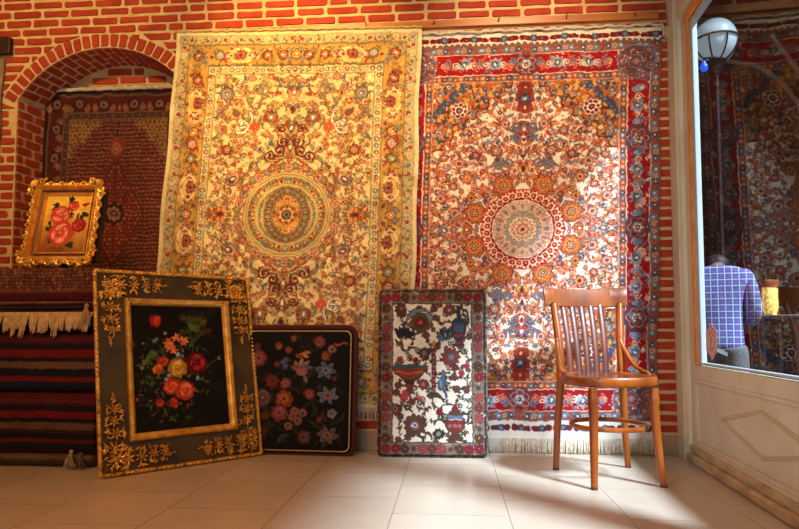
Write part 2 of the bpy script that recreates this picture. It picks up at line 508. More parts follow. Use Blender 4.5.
# ---------------------------------------------------------------- rug 2: red border, cream field, lace medallion
def art_red():
    rng = random.Random(11)
    W2, H2, S = 131, 193, 2.2
    cream = (248, 232, 204); org = (196, 104, 56); rust = (158, 62, 42); red = (166, 18, 24); dred = (122, 20, 26)
    slate = (110, 130, 156); dslate = (66, 72, 96); navy = (40, 44, 72); brown = (96, 52, 36); white = (250, 242, 226); yel = (232, 170, 84)
    pink = (222, 130, 104); grey = (170, 166, 160); wine = (120, 36, 50); olive = (140, 110, 60)
    c = Cv(W2, H2, S, cream)
    cx, cy = W2, H2
    def okf(x, y):
        if x < 39 or y < 40 or math.hypot(x-cx, y-cy) < 41: return False
        return True
    def span(x, y):        # corner spandrel test
        lob = 3.5*math.sin((x-y)*.28)
        return (x-40)+(y-41)*1.06 < 78+lob and x > 38 and y > 40
    # dense leafy field
    P = poisson(rng, okf, W2, H2, 5.7, 12000)
    vines(c, rng, P, (206, 120, 70), .7, 12, [org, rust, pink, slate])
    pals = [(org, yel, rust, navy), (rust, (230, 160, 110), slate, white), (slate, (200, 206, 214), rust, navy), ((214, 120, 60), (240, 196, 130), red, navy),
            (pink, (246, 206, 176), wine, slate), (wine, pink, slate, white)]
    for (x, y) in P:
        t = rng.random(); p = rng.choice(pals)
        if t < .26: c.rosette(x, y, rng.uniform(1.7, 3.1), p, rng.choice((6, 8)), rng.random(), out=rng.choice([brown, rust, None]))
        elif t < .46: c.palmette(x, y, rng.uniform(2.8, 4.4), rng.uniform(0, 6.3), p, out=rng.choice([brown, rust]))
        elif t < .8: 
            c.scroll(x, y, rng.uniform(2.2, 3.6), rng.uniform(0, 6.3), rng.choice((-1, 1)), rng.choice([org, rust, (216, 120, 70), (190, 100, 60), dslate, org]), 1.15)
        else:
            for k in range(3): c.leaf(x+rng.uniform(-2, 2), y+rng.uniform(-2, 2), rng.uniform(2.4, 4), 1.2, rng.uniform(0, 6), rng.choice([org, rust, slate, pink]), rng.uniform(-.5, .5))
    c.speck(rng, [rust, org, pink, slate, slate, brown, (226, 150, 110)], 900, 39, 41, W2, H2, .45, .95, okf)
    # larger field flowers
    for (x, y, R) in ((52, 118, 5), (68, 124, 6), (50, 160, 5.5), (64, 176, 6), (62, 148, 5), (84, 116, 5.5), (104, 112, 7), (80, 160, 5), (76, 140, 5), (92, 92, 6), (112, 84, 5)):
        c.rosette(x, y, R*.85, rng.choice(pals), 8, rng.random(), out=(150, 90, 60))
    # spandrel
    okc = lambda x, y: span(x, y) and x > 39 and y > 41
    Xs, Ys = c.X, c.Y
    m = ((Xs-40)+(Ys-41)*1.06 < 78+3.5*np.sin((Xs-Ys)*.28))
    m1 = ((Xs-40)+(Ys-41)*1.06 < 75.5+3.5*np.sin((Xs-Ys)*.28))
    c.a[m & ~m1] = brown
    base = c.a[m1]; c.a[m1] = base*.12+np.array((186, 92, 42))*.88
    Q = poisson(rng, lambda x, y: okc(x, y) and span(x+3, y+3), W2, H2, 4.6, 8000)
    vines(c, rng, Q, (228, 170, 100), .8, 11, [yel, brown, slate])
    for (x, y) in Q:
        t = rng.random()
        if t < .4: c.rosette(x, y, rng.uniform(1.6, 3.0), rng.choice([(yel, cream, rust, navy), (slate, cream, rust, navy), (rust, pink, yel, navy), (dslate, slate, cream, rust)]), 6, rng.random(), out=rng.choice([brown, None]))
        elif t < .75: c.scroll(x, y, rng.uniform(2, 3.4), rng.uniform(0, 6.3), rng.choice((-1, 1)), rng.choice([yel, (246, 220, 160), brown, dslate]), 1.2)
        else: c.leaf(x, y, 3.6, 1.3, rng.uniform(0, 6), rng.choice([slate, dslate, yel, rust]), .4)
    c.speck(rng, [yel, brown, rust, slate, (240, 210, 150)], 380, 39, 41, W2, H2, .4, .9, okc)
    c.rosette(66, 68, 8, (wine, cream, dred, slate), 8, .2, out=cream)   # square flower in each corner
    # dark scroll beside the corner
    for k in range(9):
        t = k/8; x = 42+28*t; y = 72-30*t
        c.petal(x+2*math.sin(k*2), y, 4.2, 5, .3, k, dslate if k % 2 else (84, 70, 84))
        c.disc(x+1, y, 1.3, slate)
    # apex of the spandrel, wine fan with a blue bow
    for k, (y, R) in enumerate(((50, 11), (60, 12), (70, 10))):
        c.palmette(cx, y, R, -PI/2, ((150, 40, 34), rust, dslate if k == 1 else wine, yel), out=brown)
    c.palmette(cx, 60, 7, -PI/2, (slate, dslate, slate, cream), out=navy)
    # red palmette column on the axis
    for (y, R, p) in ((92, 9, (red, (214, 60, 44), slate, cream)), (104, 11, (red, org, cream, red)), (120, 7, (slate, cream, rust, navy)), (133, 8, (org, yel, rust, navy))):
        c.palmette(cx, y, R, -PI/2, p, out=brown)
    for (x, y, r, a, d) in ((118, 100, 6, 0, 1), (116, 84, 7, .5, -1), (110, 122, 6, .3, -1), (100, 128, 6, 0, 1)):
        c.scroll(x, y, r, a, d, brown, 2.2); c.scroll(x, y, r, a, d, slate, 1.3)
    # lateral pendant
    c.palmette(56, cy, 8, PI, (slate, grey, rust, white), out=brown); c.palmette(74, cy, 8, 0, ((214, 130, 90), org, rust, white), out=brown)
    # medallion: eight big rosettes, red lace ring, starry centre
    for a in (PI+.28, PI+.28+.42*PI/2*1.35, PI*1.5-.4):
        pass
    for (dx, dy) in ((-47, -17), (-20, -45)):
        c.rosette(cx+dx, cy+dy, 10.5, (org, (222, 150, 80), rust, cream), 8, .2, out=brown)
        c.rosette(cx+dx, cy+dy, 5.2, (rust, yel, dslate, cream), 8, .5)
    c.disc(cx, cy, 41, (228, 90, 60)); c.petal(cx, cy, 41, 24, .06, 0, red); c.disc(cx, cy, 30, cream)
    for k in range(8):
        a = PI+(k+.5)/8*PI/2
        x, y = cx+math.cos(a)*35, cy+math.sin(a)*35
        c.ring(x, y, 3.2, 1.3, (250, 226, 196)); c.disc(x, y, 1.1, yel)
    for k in range(16):
        a = PI+(k+.5)/16*PI/2
        c.disc(cx+math.cos(a)*39, cy+math.sin(a)*39, .9, cream); c.disc(cx+math.cos(a)*31, cy+math.sin(a)*31, 1, red)
    for k in range(5):
        a = PI+k/4*PI/2
        c.palmette(cx+math.cos(a)*21.5, cy+math.sin(a)*21.5, 7, a, ((226, 214, 196), (232, 200, 170), pink, slate), out=(200, 140, 110))
    for k in range(5):
        a = PI+(k+.5)/4*PI/2
        c.rosette(cx+math.cos(a)*16, cy+math.sin(a)*16, 2.6, (slate, cream, slate, white), 6, a, out=(190, 150, 120))
    c.speck(rng, [org, pink, slate, yel], 110, cx-30, cy-30, cx, cy, .4, .8, lambda x, y: 9 < math.hypot(x-cx, y-cy) < 29)
    c.petal(cx, cy, 11, 16, .25, 0, (190, 90, 60)); c.petal(cx, cy, 9.5, 16, .25, 0, cream); c.petal(cx, cy, 7, 8, .3, 0, pink); c.disc(cx, cy, 3.6, cream); c.disc(cx, cy, 2, rust)
    # borders ----------------------------------------------------------
    def band(d0, d1, col):
        c.rect(d0, d0, W2+2, d1, col); c.rect(d0, d0, d1, H2+2, col)
    band(0, 9.5, (132, 88, 84)); band(9.5, 10.3, cream); band(10.3, 31, red); band(31, 32, cream); band(32, 38.5, (150, 74, 52)); band(38.5, 39.3, (226, 190, 150))
    for k in range(34):
        for (x, y) in ((3+k*6, 5), (5, 3+k*6)):
            c.petal(x, y, 3.2, 5, .3, k, (dslate, rust, slate, (190, 150, 120))[k % 4]); c.disc(x, y, 1, (cream, org)[k % 2])
            c.leaf(x+3, y+2, 2.4, .8, .6 if x > y else 1, slate, .5)
    for k in range(38):
        for (x, y) in ((34+k*5.4, 35.2), (35.2, 34+k*5.4)):
            c.petal(x, y, 2.6, 6, .3, k, (slate, org, pink, dslate)[k % 4]); c.disc(x, y, .8, cream)
    okb = lambda x, y: 10.8 < min(x, y) < 30.5
    c.speck(rng, [slate, pink, org, cream, dred, dslate, (214, 60, 44)], 950, 10, 10, W2, H2, .5, 1.1, okb)
    def bmot(x, y, hor, kind):
        a = -PI/2 if hor else 0
        if kind == 0:
            c.palmette(x-(0 if hor else 2), y+(2 if hor else 0), 9, a, (slate, (156, 166, 184), dslate, cream), out=(196, 172, 160))
            for s in (-1, 1):
                (c.scroll(x+s*9, y+4, 4, -PI/2, s, cream, 1) if hor else c.scroll(x-4, y+s*9, 4, 0, -s, cream, 1))
        else:
            rx, ry = (13, 11) if hor else (11, 13)
            c.ell(x, y, rx+1.2, ry+1.2, 0, dslate); c.ell(x, y, rx, ry, 0, (120, 60, 62))
            c.petal(x, y, 10.3, 6, .3, PI/2 if hor else 0, (206, 180, 164)); c.petal(x, y, 9.5, 6, .32, PI/2 if hor else 0, (140, 44, 44)); c.petal(x, y, 6.6, 6, .3, 0, slate); c.rosette(x, y, 4.2, (cream, dslate, rust, white), 6)
    for (t, kd) in ((70, 0), (100, 0), (131, 1)): bmot(t, 21, True, kd)
    for (t, kd) in ((68, 0), (102, 1), (134, 0), (162, 0), (193, 1)): bmot(21, t, False, kd)
    for t in (52, 84, 116): c.scroll(t, 14, 5, PI/2, 1, slate, 1.6); c.scroll(t, 27, 4, -PI/2, 1, pink, 1.2)
    for t in (50, 84, 118, 148, 178): c.scroll(14, t, 5, 0, 1, slate, 1.6); c.scroll(27, t, 4, PI, 1, (150, 170, 200), 1.4)
    for k in range(70):
        t_ = rng.uniform(12, 190); u_ = rng.uniform(12, 29)
        for (x, y) in (((t_, u_),) if k % 3 == 0 else ((u_, t_),)):
            c.scroll(x, y, rng.uniform(1.8, 3.2), rng.uniform(0, 6), rng.choice((-1, 1)), rng.choice([slate, cream, dred, (140, 160, 190), org]), .8)
    # slate corner block
    c.disc(24, 22, 18, (112, 66, 66)); c.ring(24, 22, 17.5, 1.4, slate)
    for (x, y, R) in ((24, 22, 7), (36, 36, 4.6), (12, 10, 5), (37, 20, 4.5), (17, 37, 4.5), (10, 26, 4)):
        c.ring(x, y, R, 1.1, slate); c.rosette(x, y, R*.72, (rust, (190, 120, 100), slate, (210, 190, 170)), 8)
    c.speck(rng, [slate, rust, cream, dslate, pink], 90, 8, 8, 42, 40, .5, 1)
    pile = unfold(c.a)
    # white flat-woven ends with red cartouches
    n = pile.shape[1]; S_ = S
    e = Cv(2*W2, 14, S_, (238, 226, 200))
    for k in range(9):
        x = 8+k*29.5
        e.rect(x, 5, x+24, 10, dred); e.petal(x, 7.5, 2.6, 6, .2, 0, dred); e.petal(x+24, 7.5, 2.6, 6, .2, 0, dred)
        e.petal(x+12, 7.5, 4.2, 6, .3, 0, dslate); e.petal(x+12, 7.5, 2.4, 6, .3, 0, slate)
        for s in (4, 20): e.disc(x+s, 7.5, 1.5, wine); e.disc(x+s, 7.5, .7, slate)
    for k in range(44):
        e.disc(3+k*6, 14.2, 2.5, (130, 84, 70))
    ee = e.a[:, :n]
    b = Cv(2*W2, 18, S_, (232, 226, 214))
    for k in range(13):
        x = 6+k*20
        b.rect(x, 4.5, x+15, 9.5, (96, 34, 44)); b.petal(x+7.5, 7, 3.6, 6, .3, 0, dslate); b.petal(x+7.5, 7, 1.9, 6, .3, 0, slate); b.disc(x+1, 7, 3, (110, 40, 48)); b.disc(x+14, 7, 3, (110, 40, 48))
    return weave(np.concatenate([ee, pile, b.a[:, :n]], 0), 1.1, 6, .05, 2, mute=.04)

# ---------------------------------------------------------------- rug in the niche (herati field, dark red)
def art_niche(W=130, H=190, S=1.5, seed=3):
    rng = random.Random(seed)
    W2, H2 = W/2, H/2
    c = Cv(W2, H2, S, (58, 24, 22))
    # lattice
    def lat(x0, y0, x1, y1, base, cols, ok=lambda x, y: True):
        r = 0; y = y0
        while y < y1:
            x = x0+(1.9 if r % 2 else 0)
            while x < x1:
                if ok(x, y):
                    for sx_ in (-1, 1):
                        c.line([(x, y-1.5), (x+sx_*1.9, y+1.5)], .45, cols[3 % len(cols)] if len(cols) > 3 else cols[-1])
                    c.petal(x, y+.1, 1.15, 4, .3, 0, cols[0 if rng.random() < .6 else 1]); c.disc(x+1.9, y+.2, .6, cols[min(2, len(cols)-1)] if rng.random() < .5 else cols[0])
                x += 3.8
            y += 3.0; r += 1
    c.rect(22, 24, W2+1, H2+1, (54, 24, 20))
    lat(22, 24, W2, H2, None, [(176, 96, 78), (150, 70, 58), (196, 140, 112), (120, 50, 44)])
    X, Y = c.X, c.Y
    sp = (X-22)+(Y-24)*1.0 < 30
    c.a[sp & (X > 22) & (Y > 24)] = (96, 56, 32)
    lat(22, 24, W2, H2, None, [(168, 120, 70), (130, 80, 46), (190, 150, 96)], lambda x, y: (x-22)+(y-24) < 29)
    med = (np.abs(X-W2)/26+np.abs(Y-H2)/44) < 1
    c.a[med] = (104, 38, 30)
    lat(22, 24, W2, H2, None, [(196, 110, 80), (160, 70, 52), (90, 30, 26)], lambda x, y: abs(x-W2)/25+abs(y-H2)/42 < 1)
    c.petal(W2, H2, 9, 8, .25, 0, (50, 28, 34)); c.rosette(W2, H2, 6, ((176, 130, 110), (120, 70, 60), (60, 60, 80), (200, 170, 140)), 8)
    c.ell(W2, H2-50, 6, 8, 0, (150, 60, 48)); c.ring(W2, H2-50, 3.4, 1, (190, 130, 110)); c.disc(W2, H2-50, 1.4, (190, 130, 110))
    # borders
    def band(d0, d1, col):
        c.rect(d0, d0, W2+1, d1, col); c.rect(d0, d0, d1, H2+1, col)
    band(0, 3, (34, 24, 26)); band(3, 5, (120, 80, 66)); band(5, 17, (92, 30, 24)); band(17, 18, (140, 100, 80)); band(18, 22, (66, 46, 44)); band(22, 22.8, (150, 110, 84))
    for k in range(24):
        for (x, y) in ((19+k*3.4, 20), (20, 19+k*3.4)):
            c.disc(x, y, 1, ((150, 100, 80), (110, 60, 50))[k % 2])
    for k, t in enumerate((11, 30, 52, 74, 95)):
        for (x, y) in ((t, 11), (11, t)):
            c.petal(x, y, 5.4, 4, .35, 0, (40, 32, 42)); c.petal(x, y, 3.4, 8, .3, 0, (170, 100, 84)); c.disc(x, y, 1.4, (50, 40, 50))
            for s in (-1, 1):
                (c.scroll(x+s*7, y, 3, PI/2, s, (176, 120, 96), .9) if y == 11 else c.scroll(x, y+s*7, 3, 0, s, (176, 120, 96), .9))
    return weave(unfold(c.a)*.9, .7, 6, .05, 3, mute=.08)

def smooth_noise(rng, h, w, cell):
    gh, gw = h//cell+3, w//cell+3
    g = rng.standard_normal((gh, gw))
    y = np.arange(h)/cell; x = np.arange(w)/cell
    yi, xi = y.astype(int), x.astype(int); fy, fx = (y-yi)[:, None], (x-xi)[None, :]
    fy = fy*fy*(3-2*fy); fx = fx*fx*(3-2*fx)
    a = g[yi][:, xi]; b = g[yi][:, xi+1]; c = g[yi+1][:, xi]; d = g[yi+1][:, xi+1]
    return (a*(1-fx)+b*fx)*(1-fy)+(c*(1-fx)+d*fx)*fy

def weave(a, amp=1.0, cell=5, grain=.10, seed=0, mute=.0, abrash=.04, soft=.12):
    """hand-knotting: small irregular shifts of the drawing, knot-to-knot dye variation, faint abrash bands"""
    r = np.random.default_rng(seed); h, w, _ = a.shape
    dx = smooth_noise(r, h, w, cell)*amp; dy = smooth_noise(r, h, w, cell)*amp
    Y, X = np.mgrid[0:h, 0:w]
    xf = np.clip(X+dx, 0, w-1.001); yf = np.clip(Y+dy, 0, h-1.001); xi = xf.astype(int); yi = yf.astype(int)
    fx = (xf-xi)[..., None]; fy = (yf-yi)[..., None]
    o = (a[yi, xi]*(1-fx)+a[yi, xi+1]*fx)*(1-fy)+(a[yi+1, xi]*(1-fx)+a[yi+1, xi+1]*fx)*fy
    if soft:
        k = o.copy(); k[1:] += o[:-1]; k[:-1] += o[1:]; k[:, 1:] += o[:, :-1]; k[:, :-1] += o[:, 1:]
        o = o*(1-soft)+k/5*soft
    o = o*(1+r.standard_normal((h, w, 1))*grain)+r.standard_normal((h, w, 3))*grain*30
    o = o*(1+smooth_noise(r, h, w, 26)[..., None]*abrash)
    if mute:
        m = o.mean(2, keepdims=True); o = o*(1-mute)+m*mute
    return np.clip(o, 4, 252)
# ---------------------------------------------------------------- black floral tapestry cushion
def bloom(c, x, y, R, cols, rng, n=5, layers=3):
    """full peony / rose: shrinking rings of petals"""
    d = [tuple(v*.45 for v in cols[0]), cols[0], cols[1], cols[2]]
    c.petal(x, y, R, n+2, .16, rng.random()*3, d[0])
    for k in range(layers):
        r = R*(.94-.26*k)
        c.petal(x+rng.uniform(-.06, .06)*R, y+rng.uniform(-.06, .06)*R, r, n+2-k, .2, rng.random()*3, d[1+(k % 3)] if k < 3 else d[1])
        m = n
        for j in range(m):
            a = 2*PI*j/m+k*.6
            c.ring(x+math.cos(a)*r*.45, y+math.sin(a)*r*.45, r*.38, max(.35, R*.05), d[0], .5)
    c.disc(x, y, R*.16, d[0])

def art_black():
    dim = .82
    rng = random.Random(21)
    w, h, S = 112, 128, 2.6
    c = Cv(w, h, S, (20, 17, 16))
    q = lambda zx, zy: (zx/3.113-15, zy/3.113-25)
    for _ in range(75):
        x, y = rng.uniform(6, 104), rng.uniform(6, 120)
        c.leaf(x, y, rng.uniform(4, 8), rng.uniform(1, 2.1), rng.uniform(0, PI), rng.choice([(44, 46, 26), (56, 52, 30), (38, 44, 34), (66, 58, 34)]), rng.uniform(-.5, .5))
    for k in range(18):
        x, y = rng.uniform(15, 95), rng.uniform(15, 110); c.scroll(x, y, rng.uniform(4, 8), rng.uniform(0, 6), rng.choice((-1, 1)), (52, 54, 32), .8, .6)
    B = [((90, 175), 30, (150, 60, 62), (186, 88, 82), (204, 116, 104)), ((85, 137), 13, (110, 50, 36), (140, 70, 50), (160, 90, 60)),
         ((155, 135), 14, (150, 66, 40), (190, 96, 60), (210, 130, 80)), ((203, 110), 12, (160, 60, 46), (190, 84, 60), (220, 150, 90)),
         ((187, 148), 12, (160, 60, 40), (180, 84, 60), (210, 120, 70)), ((288, 122), 22, (140, 56, 50), (176, 80, 66), (200, 120, 90)),
         ((328, 145), 17, (130, 50, 56), (200, 150, 140), (150, 66, 60)), ((308, 168), 18, (150, 60, 30), (200, 90, 44), (226, 150, 70)),
         ((137, 250), 27, (110, 40, 32), (140, 54, 40), (166, 76, 54)), ((182, 257), 20, (150, 70, 66), (186, 104, 90), (210, 140, 110)),
         ((258, 287), 19, (150, 50, 54), (190, 84, 80), (210, 120, 96)), ((178, 305), 31, (170, 70, 30), (206, 100, 44), (226, 140, 60)),
         ((165, 350), 30, (150, 62, 62), (184, 92, 82), (206, 120, 100)), ((118, 360), 16, (110, 52, 30), (140, 70, 40), (160, 90, 50)),
         ((120, 405), 15, (90, 34, 30), (116, 50, 40), (140, 66, 44)), ((293, 370), 11, (140, 50, 44), (170, 70, 60), (200, 100, 80)),
         ((245, 425), 24, (100, 56, 54), (134, 84, 76), (150, 100, 90)), ((337, 240), 9, (150, 50, 46), (180, 70, 60), (200, 90, 70)), ((152, 195), 12, (120, 52, 40), (160, 80, 60), (180, 110, 90))]
    for (z, R, a, b, d) in B: 
        x, y = q(*z); bloom(c, x, y, R/3.1, (a, b, d), rng)
    for z in ((225, 375), (240, 350), (207, 362), (195, 392), (214, 345)):
        x, y = q(*z); c.disc(x, y, 4.6, (150, 70, 40)); c.disc(x, y, 3.6, (190, 110, 80)); c.disc(x, y, 2, (70, 90, 120))
    # tulip
    x, y = q(232, 212)
    for a, cc in ((-2.3, (186, 120, 100)), (-1.57, (206, 160, 130)), (-.9, (196, 130, 110)), (-2.9, (150, 90, 84)), (-.25, (96, 110, 130))):
        c.leaf(x+math.cos(a)*5, y+math.sin(a)*5, 8, 3.2, a, (70, 40, 40), .2); c.leaf(x+math.cos(a)*5, y+math.sin(a)*5, 7.2, 2.5, a, cc, .2)
    c.ell(x, y+2, 6, 4.4, 0, (186, 104, 92)); c.leaf(x+4, y+9, 5, 1.8, 1.2, (130, 130, 110))
    # grey blue flat flower
    for z, ccs in (((310, 213), ((84, 96, 116), (140, 150, 160))), ((318, 293), ((96, 110, 136), (150, 160, 176))), ((320, 418), ((84, 96, 120), (190, 120, 70)))):
        x, y = q(*z)
        for k in range(6):
            a = k*PI/3+.2; c.leaf(x+math.cos(a)*6, y+math.sin(a)*4, 5.4, 2.6, a, ccs[1]); c.leaf(x+math.cos(a)*6, y+math.sin(a)*4, 4.4, 1.9, a, ccs[0])
        c.disc(x, y, 3.4, (196, 90, 80) if z[1] == 293 else ccs[1]); c.disc(x, y, 1.6, (60, 50, 60))
    # aster
    x, y = q(108, 303)
    c.petal(x, y, 9.5, 18, .3, 0, (100, 110, 124)); c.petal(x, y, 7, 16, .3, 0, (150, 64, 54)); c.disc(x, y, 3.4, (70, 60, 70)); c.disc(x, y, 2, (120, 130, 140))
    x, y = q(110, 425+0); c.petal(x, y, 5, 9, .3, 0, (90, 40, 36))
    # butterfly
    x, y = q(232, 162); c.leaf(x+3, y-1, 6, 2.2, -.2, (226, 130, 40)); c.leaf(x-3, y+2, 5, 2, .5, (180, 60, 40)); c.leaf(x+4, y+2, 3.5, 1.4, .3, (220, 180, 70))
    x, y = q(332, 350); c.petal(x, y, 5, 5, .25, 0, (140, 140, 130)); c.disc(x, y, 2, (110, 110, 100))
    for k in range(7):
        x, y = q(338+k*6, 128+4*math.sin(k)); c.disc(x, y, 1.3, (186, 90, 44))
    for z in ((180, 180), (178, 200), (172, 188)): x, y = q(*z); c.petal(x, y, 3.6, 5, .3, 0, (66, 84, 120)); c.disc(x, y, 1, (150, 150, 150))
    x, y = q(180, 430); c.leaf(x, y, 7, 2.2, -.7, (100, 104, 100), .3); c.leaf(x, y, 6, 1.2, -.7, (40, 40, 40), .3)
    return weave(c.a*dim, 1.0, 7, .05, 4, mute=.12, soft=.4)

# ---------------------------------------------------------------- ivory tapestry cushion with vessels and birds
def art_ivory():
    rng = random.Random(8)
    w, h, S = 107, 167, 2.4
    ivory = (232, 226, 208); dk = (58, 50, 40); ol = (74, 66, 42); navy = (44, 52, 74); blue = (74, 110, 142); rust = (122, 46, 36); red = (138, 26, 38)
    brn = (86, 54, 34); pink = (176, 92, 92); grey = (120, 112, 104)
    c = Cv(w, h, S, ivory)
    t = lambda zx, zy: (zx/5.29-10, zy/5.29-10)
    b = lambda zx, zy: (zx/5.29-10, zy/5.29+80)
    # foliage everywhere on the ground
    P = poisson(rng, lambda x, y: 17 < x < 92 and 16 < y < 152, w, h, 7.6, 6000)
    vines(c, rng, P, (92, 80, 58), .6, 13, [ol, dk, navy, brn])
    for (x, y) in P:
        k = rng.random()
        if k < .45:
            a = rng.uniform(0, 6); c.leaf(x, y, rng.uniform(2.8, 4.4), 1.3, a, dk, .5); c.leaf(x, y, rng.uniform(2.0, 3.2), .7, a, rng.choice([ol, brn, (90, 84, 60)]), .5)
        elif k < .75: c.scroll(x, y, rng.uniform(2.4, 3.8), rng.uniform(0, 6), rng.choice((-1, 1)), rng.choice([dk, ol, brn]), 1.1)
        else: c.rosette(x, y, 3.2, ((140, 60, 54), ol, navy, pink), 6, rng.random(), out=dk)
    def pal(x, y, R, a, p): c.palmette(x, y, R, a, p, out=dk)
    x, y = t(185, 150); pal(x, y, 9, PI*.9, (rust, brn, ol, pink))
    x, y = t(245, 182); c.leaf(x, y, 12, 3.6, -.55, dk, .25); c.leaf(x, y, 11, 2.8, -.55, (104, 124, 148), .25)
    x, y = t(275, 230)
    c.petal(x, y, 11, 10, .18, 0, dk); c.petal(x, y, 10.2, 10, .2, 0, (104, 70, 36)); c.petal(x, y, 7.6, 10, .2, .3, ol); c.disc(x, y, 5.4, (60, 44, 60)); c.disc(x, y, 3.8, red); c.disc(x, y, 1.8, (200, 90, 60))
    x, y = t(318, 205); c.leaf(x, y, 7, 3, 1.2, dk, .4); c.leaf(x, y, 6.2, 2.2, 1.2, (120, 134, 150), .4)
    for k in range(5):
        x, y = t(150+k*18, 285-6*math.sin(k*1.2)); c.leaf(x, y, 6, 2.2, 1.2+k*.25, (34, 36, 48), .3)
    x, y = t(430, 160); c.petal(x, y, 6.6, 9, .25, 0, dk); c.petal(x, y, 5.8, 9, .25, 0, (132, 52, 50)); c.disc(x, y, 2.7, (90, 90, 130)); c.disc(x, y, 1.2, (180, 180, 190))
    x, y = t(365, 140); pal(x, y, 7, -PI/2, (red, ol, pink, dk))
    x, y = t(405, 312); pal(x, y, 10, -PI/2, (navy, blue, dk, (130, 150, 180)))
    # ewer
    x, y = t(478, 262)
    body = lambda X, Y: None
    c.ell(x, y, 8, 12.2, 0, dk); c.ell(x, y, 7.2, 11.4, 0, (50, 58, 82))
    c.poly([(x-2.6, y-8), (x-2, y-20), (x-3.6, y-24), (x+4.4, y-24), (x+2, y-19), (x+2.6, y-8)], (50, 58, 82))
    c.poly([(x-3, y+10), (x-2, y+14), (x-6.4, y+17.5), (x+6.4, y+17.5), (x+2, y+14), (x+3, y+10)], (44, 48, 66))
    c.ell(x, y+7, 5.8, 1.8, 0, (140, 50, 46)); c.ell(x, y+14.5, 3, 1.2, 0, (140, 50, 46))
    c.line([(x+3, y-21), (x+9, y-17), (x+10.5, y-9), (x+7.5, y-3)], 1.7, dk); c.line([(x+7, y-24), (x+11, y-25)], 1.6, dk)
    for k in range(5): c.leaf(x-4+k*2, y-1, 6, .5, PI/2, (96, 110, 140))
    x, y = t(295, 395); c.petal(x, y, 6.6, 8, .3, 0, dk); c.petal(x, y, 5.6, 8, .3, 0, (60, 60, 90)); c.disc(x, y, 2.6, (160, 90, 90))
    x, y = t(436, 415); c.petal(x, y, 10, 11, .25, 0, dk); c.petal(x, y, 9, 11, .28, 0, (150, 44, 50)); c.petal(x, y, 6, 7, .3, 0, (84, 80, 84)); c.disc(x, y, 3, (120, 120, 120))
    # candlestick
    x0 = t(345, 0)[0]
    c.rect(x0-2, 60, x0+2, 103, dk); c.rect(x0-1.3, 61, x0+1.3, 102, (120, 40, 48))
    for k in range(9): c.disc(x0, 64+k*4.6, 1, (180, 120, 110))
    c.leaf(x0, 55, 4, 1.5, PI/2, (206, 130, 60)); c.ell(x0, 107, 7.4, 2.4, 0, ol); c.ell(x0, 105, 4.4, 1.6, 0, brn)
    # bowl
    x, y = t(216, 490)
    c.poly([(x-19, y-5), (x+19, y-5), (x+14, y+3), (x+6, y+9), (x+4, y+13), (x+7.5, y+16), (x-7.5, y+16), (x-4, y+13), (x-6, y+9), (x-14, y+3)], dk)
    c.poly([(x-17.6, y-4), (x+17.6, y-4), (x+13, y+2.2), (x+5, y+8), (x-5, y+8), (x-13, y+2.2)], (140, 56, 40))
    c.ell(x, y-4.6, 18.2, 2.4, 0, (58, 84, 90)); c.line([(x-14, y+.6), (x, y+2.6), (x+14, y+.6)], 1, (206, 120, 80)); c.rect(x-5.6, y+13.6, x+5.6, y+15.2, (140, 56, 40))
    # blue bird
    x, y = b(388, 75); c.ell(x, y, 4, 8, .25, dk); c.ell(x, y, 3.3, 7.2, .25, blue); c.disc(x+2, y-9, 3, blue); c.leaf(x+6, y-10, 3, .8, -.2, dk)
    c.leaf(x+3, y+10, 6, 1.6, 1.2, (60, 90, 130)); c.leaf(x-1, y+1, 5, 1.4, 1.4, (120, 150, 176))
    x, y = b(140, 200); pal(x, y, 9, PI/2, (rust, brn, pink, navy)); c.disc(x, y, 2.2, (80, 90, 130))
    x, y = b(190, 145); c.petal(x, y, 5.4, 7, .3, 0, (176, 60, 64)); x, y = b(262, 155); c.leaf(x, y, 6, 2.4, -.2, (186, 80, 70)); c.leaf(x-2, y+2, 4, 1, -.2, dk)
    x, y = b(290, 85); c.petal(x, y, 6, 7, .3, 0, dk); c.petal(x, y, 5, 7, .3, 0, (110, 56, 44)); c.disc(x, y, 2, pink)
    x, y = b(245, 300); c.petal(x, y, 12, 11, .2, 0, dk); c.petal(x, y, 11, 11, .2, 0, (92, 70, 44)); c.petal(x, y, 8, 9, .25, 0, rust); c.disc(x, y, 5, (90, 104, 130)); c.disc(x, y, 2.7, ivory); c.disc(x, y, 1.5, navy)
    # lidded vase
    x, y = b(455, 285)
    c.ell(x, y, 10.4, 11, 0, dk); c.ell(x, y, 9.6, 10.2, 0, (112, 44, 44)); c.rect(x-8.4, y-7.5, x+8.4, y-4, (84, 110, 146)); c.rect(x-7, y-3.4, x+7, y-2.6, ivory)
    c.poly([(x-6.4, y-9), (x+6.4, y-9), (x+3, y-13), (x+1, y-19), (x-1, y-19), (x-3, y-13)], ol); c.ell(x, y-14, 3.4, 2.4, 0, red)
    for s in (-1, 1): c.line([(x+s*9, y+1), (x+s*13.6, y-3), (x+s*13, y-9), (x+s*8, y-8)], 1.7, dk)
    c.poly([(x-3, y+9), (x+3, y+9), (x+6.4, y+15), (x+9, y+18), (x-9, y+18), (x-6.4, y+15)], brn)
    for k in range(3): c.petal(x-5+k*5, y+3, 2.4, 5, .3, k, (170, 90, 80))
    x, y = b(375, 228); c.disc(x, y, 3.7, dk); c.petal(x, y, 3.5, 8, .15, 0, red)
    x, y = b(370, 345); c.petal(x, y, 6, 9, .25, 0, (50, 46, 44)); c.disc(x, y, 2.6, (140, 130, 110))
    for (zx, zy) in ((520, 465), (490, 500)): x, y = t(zx, zy); c.petal(x, y, 3.6, 6, .3, 0, (160, 50, 70))
    x, y = t(165, 430); c.petal(x, y, 3.6, 6, .3, 0, (130, 56, 50)); x, y = t(250, 430); c.disc(x, y, 2.6, red)
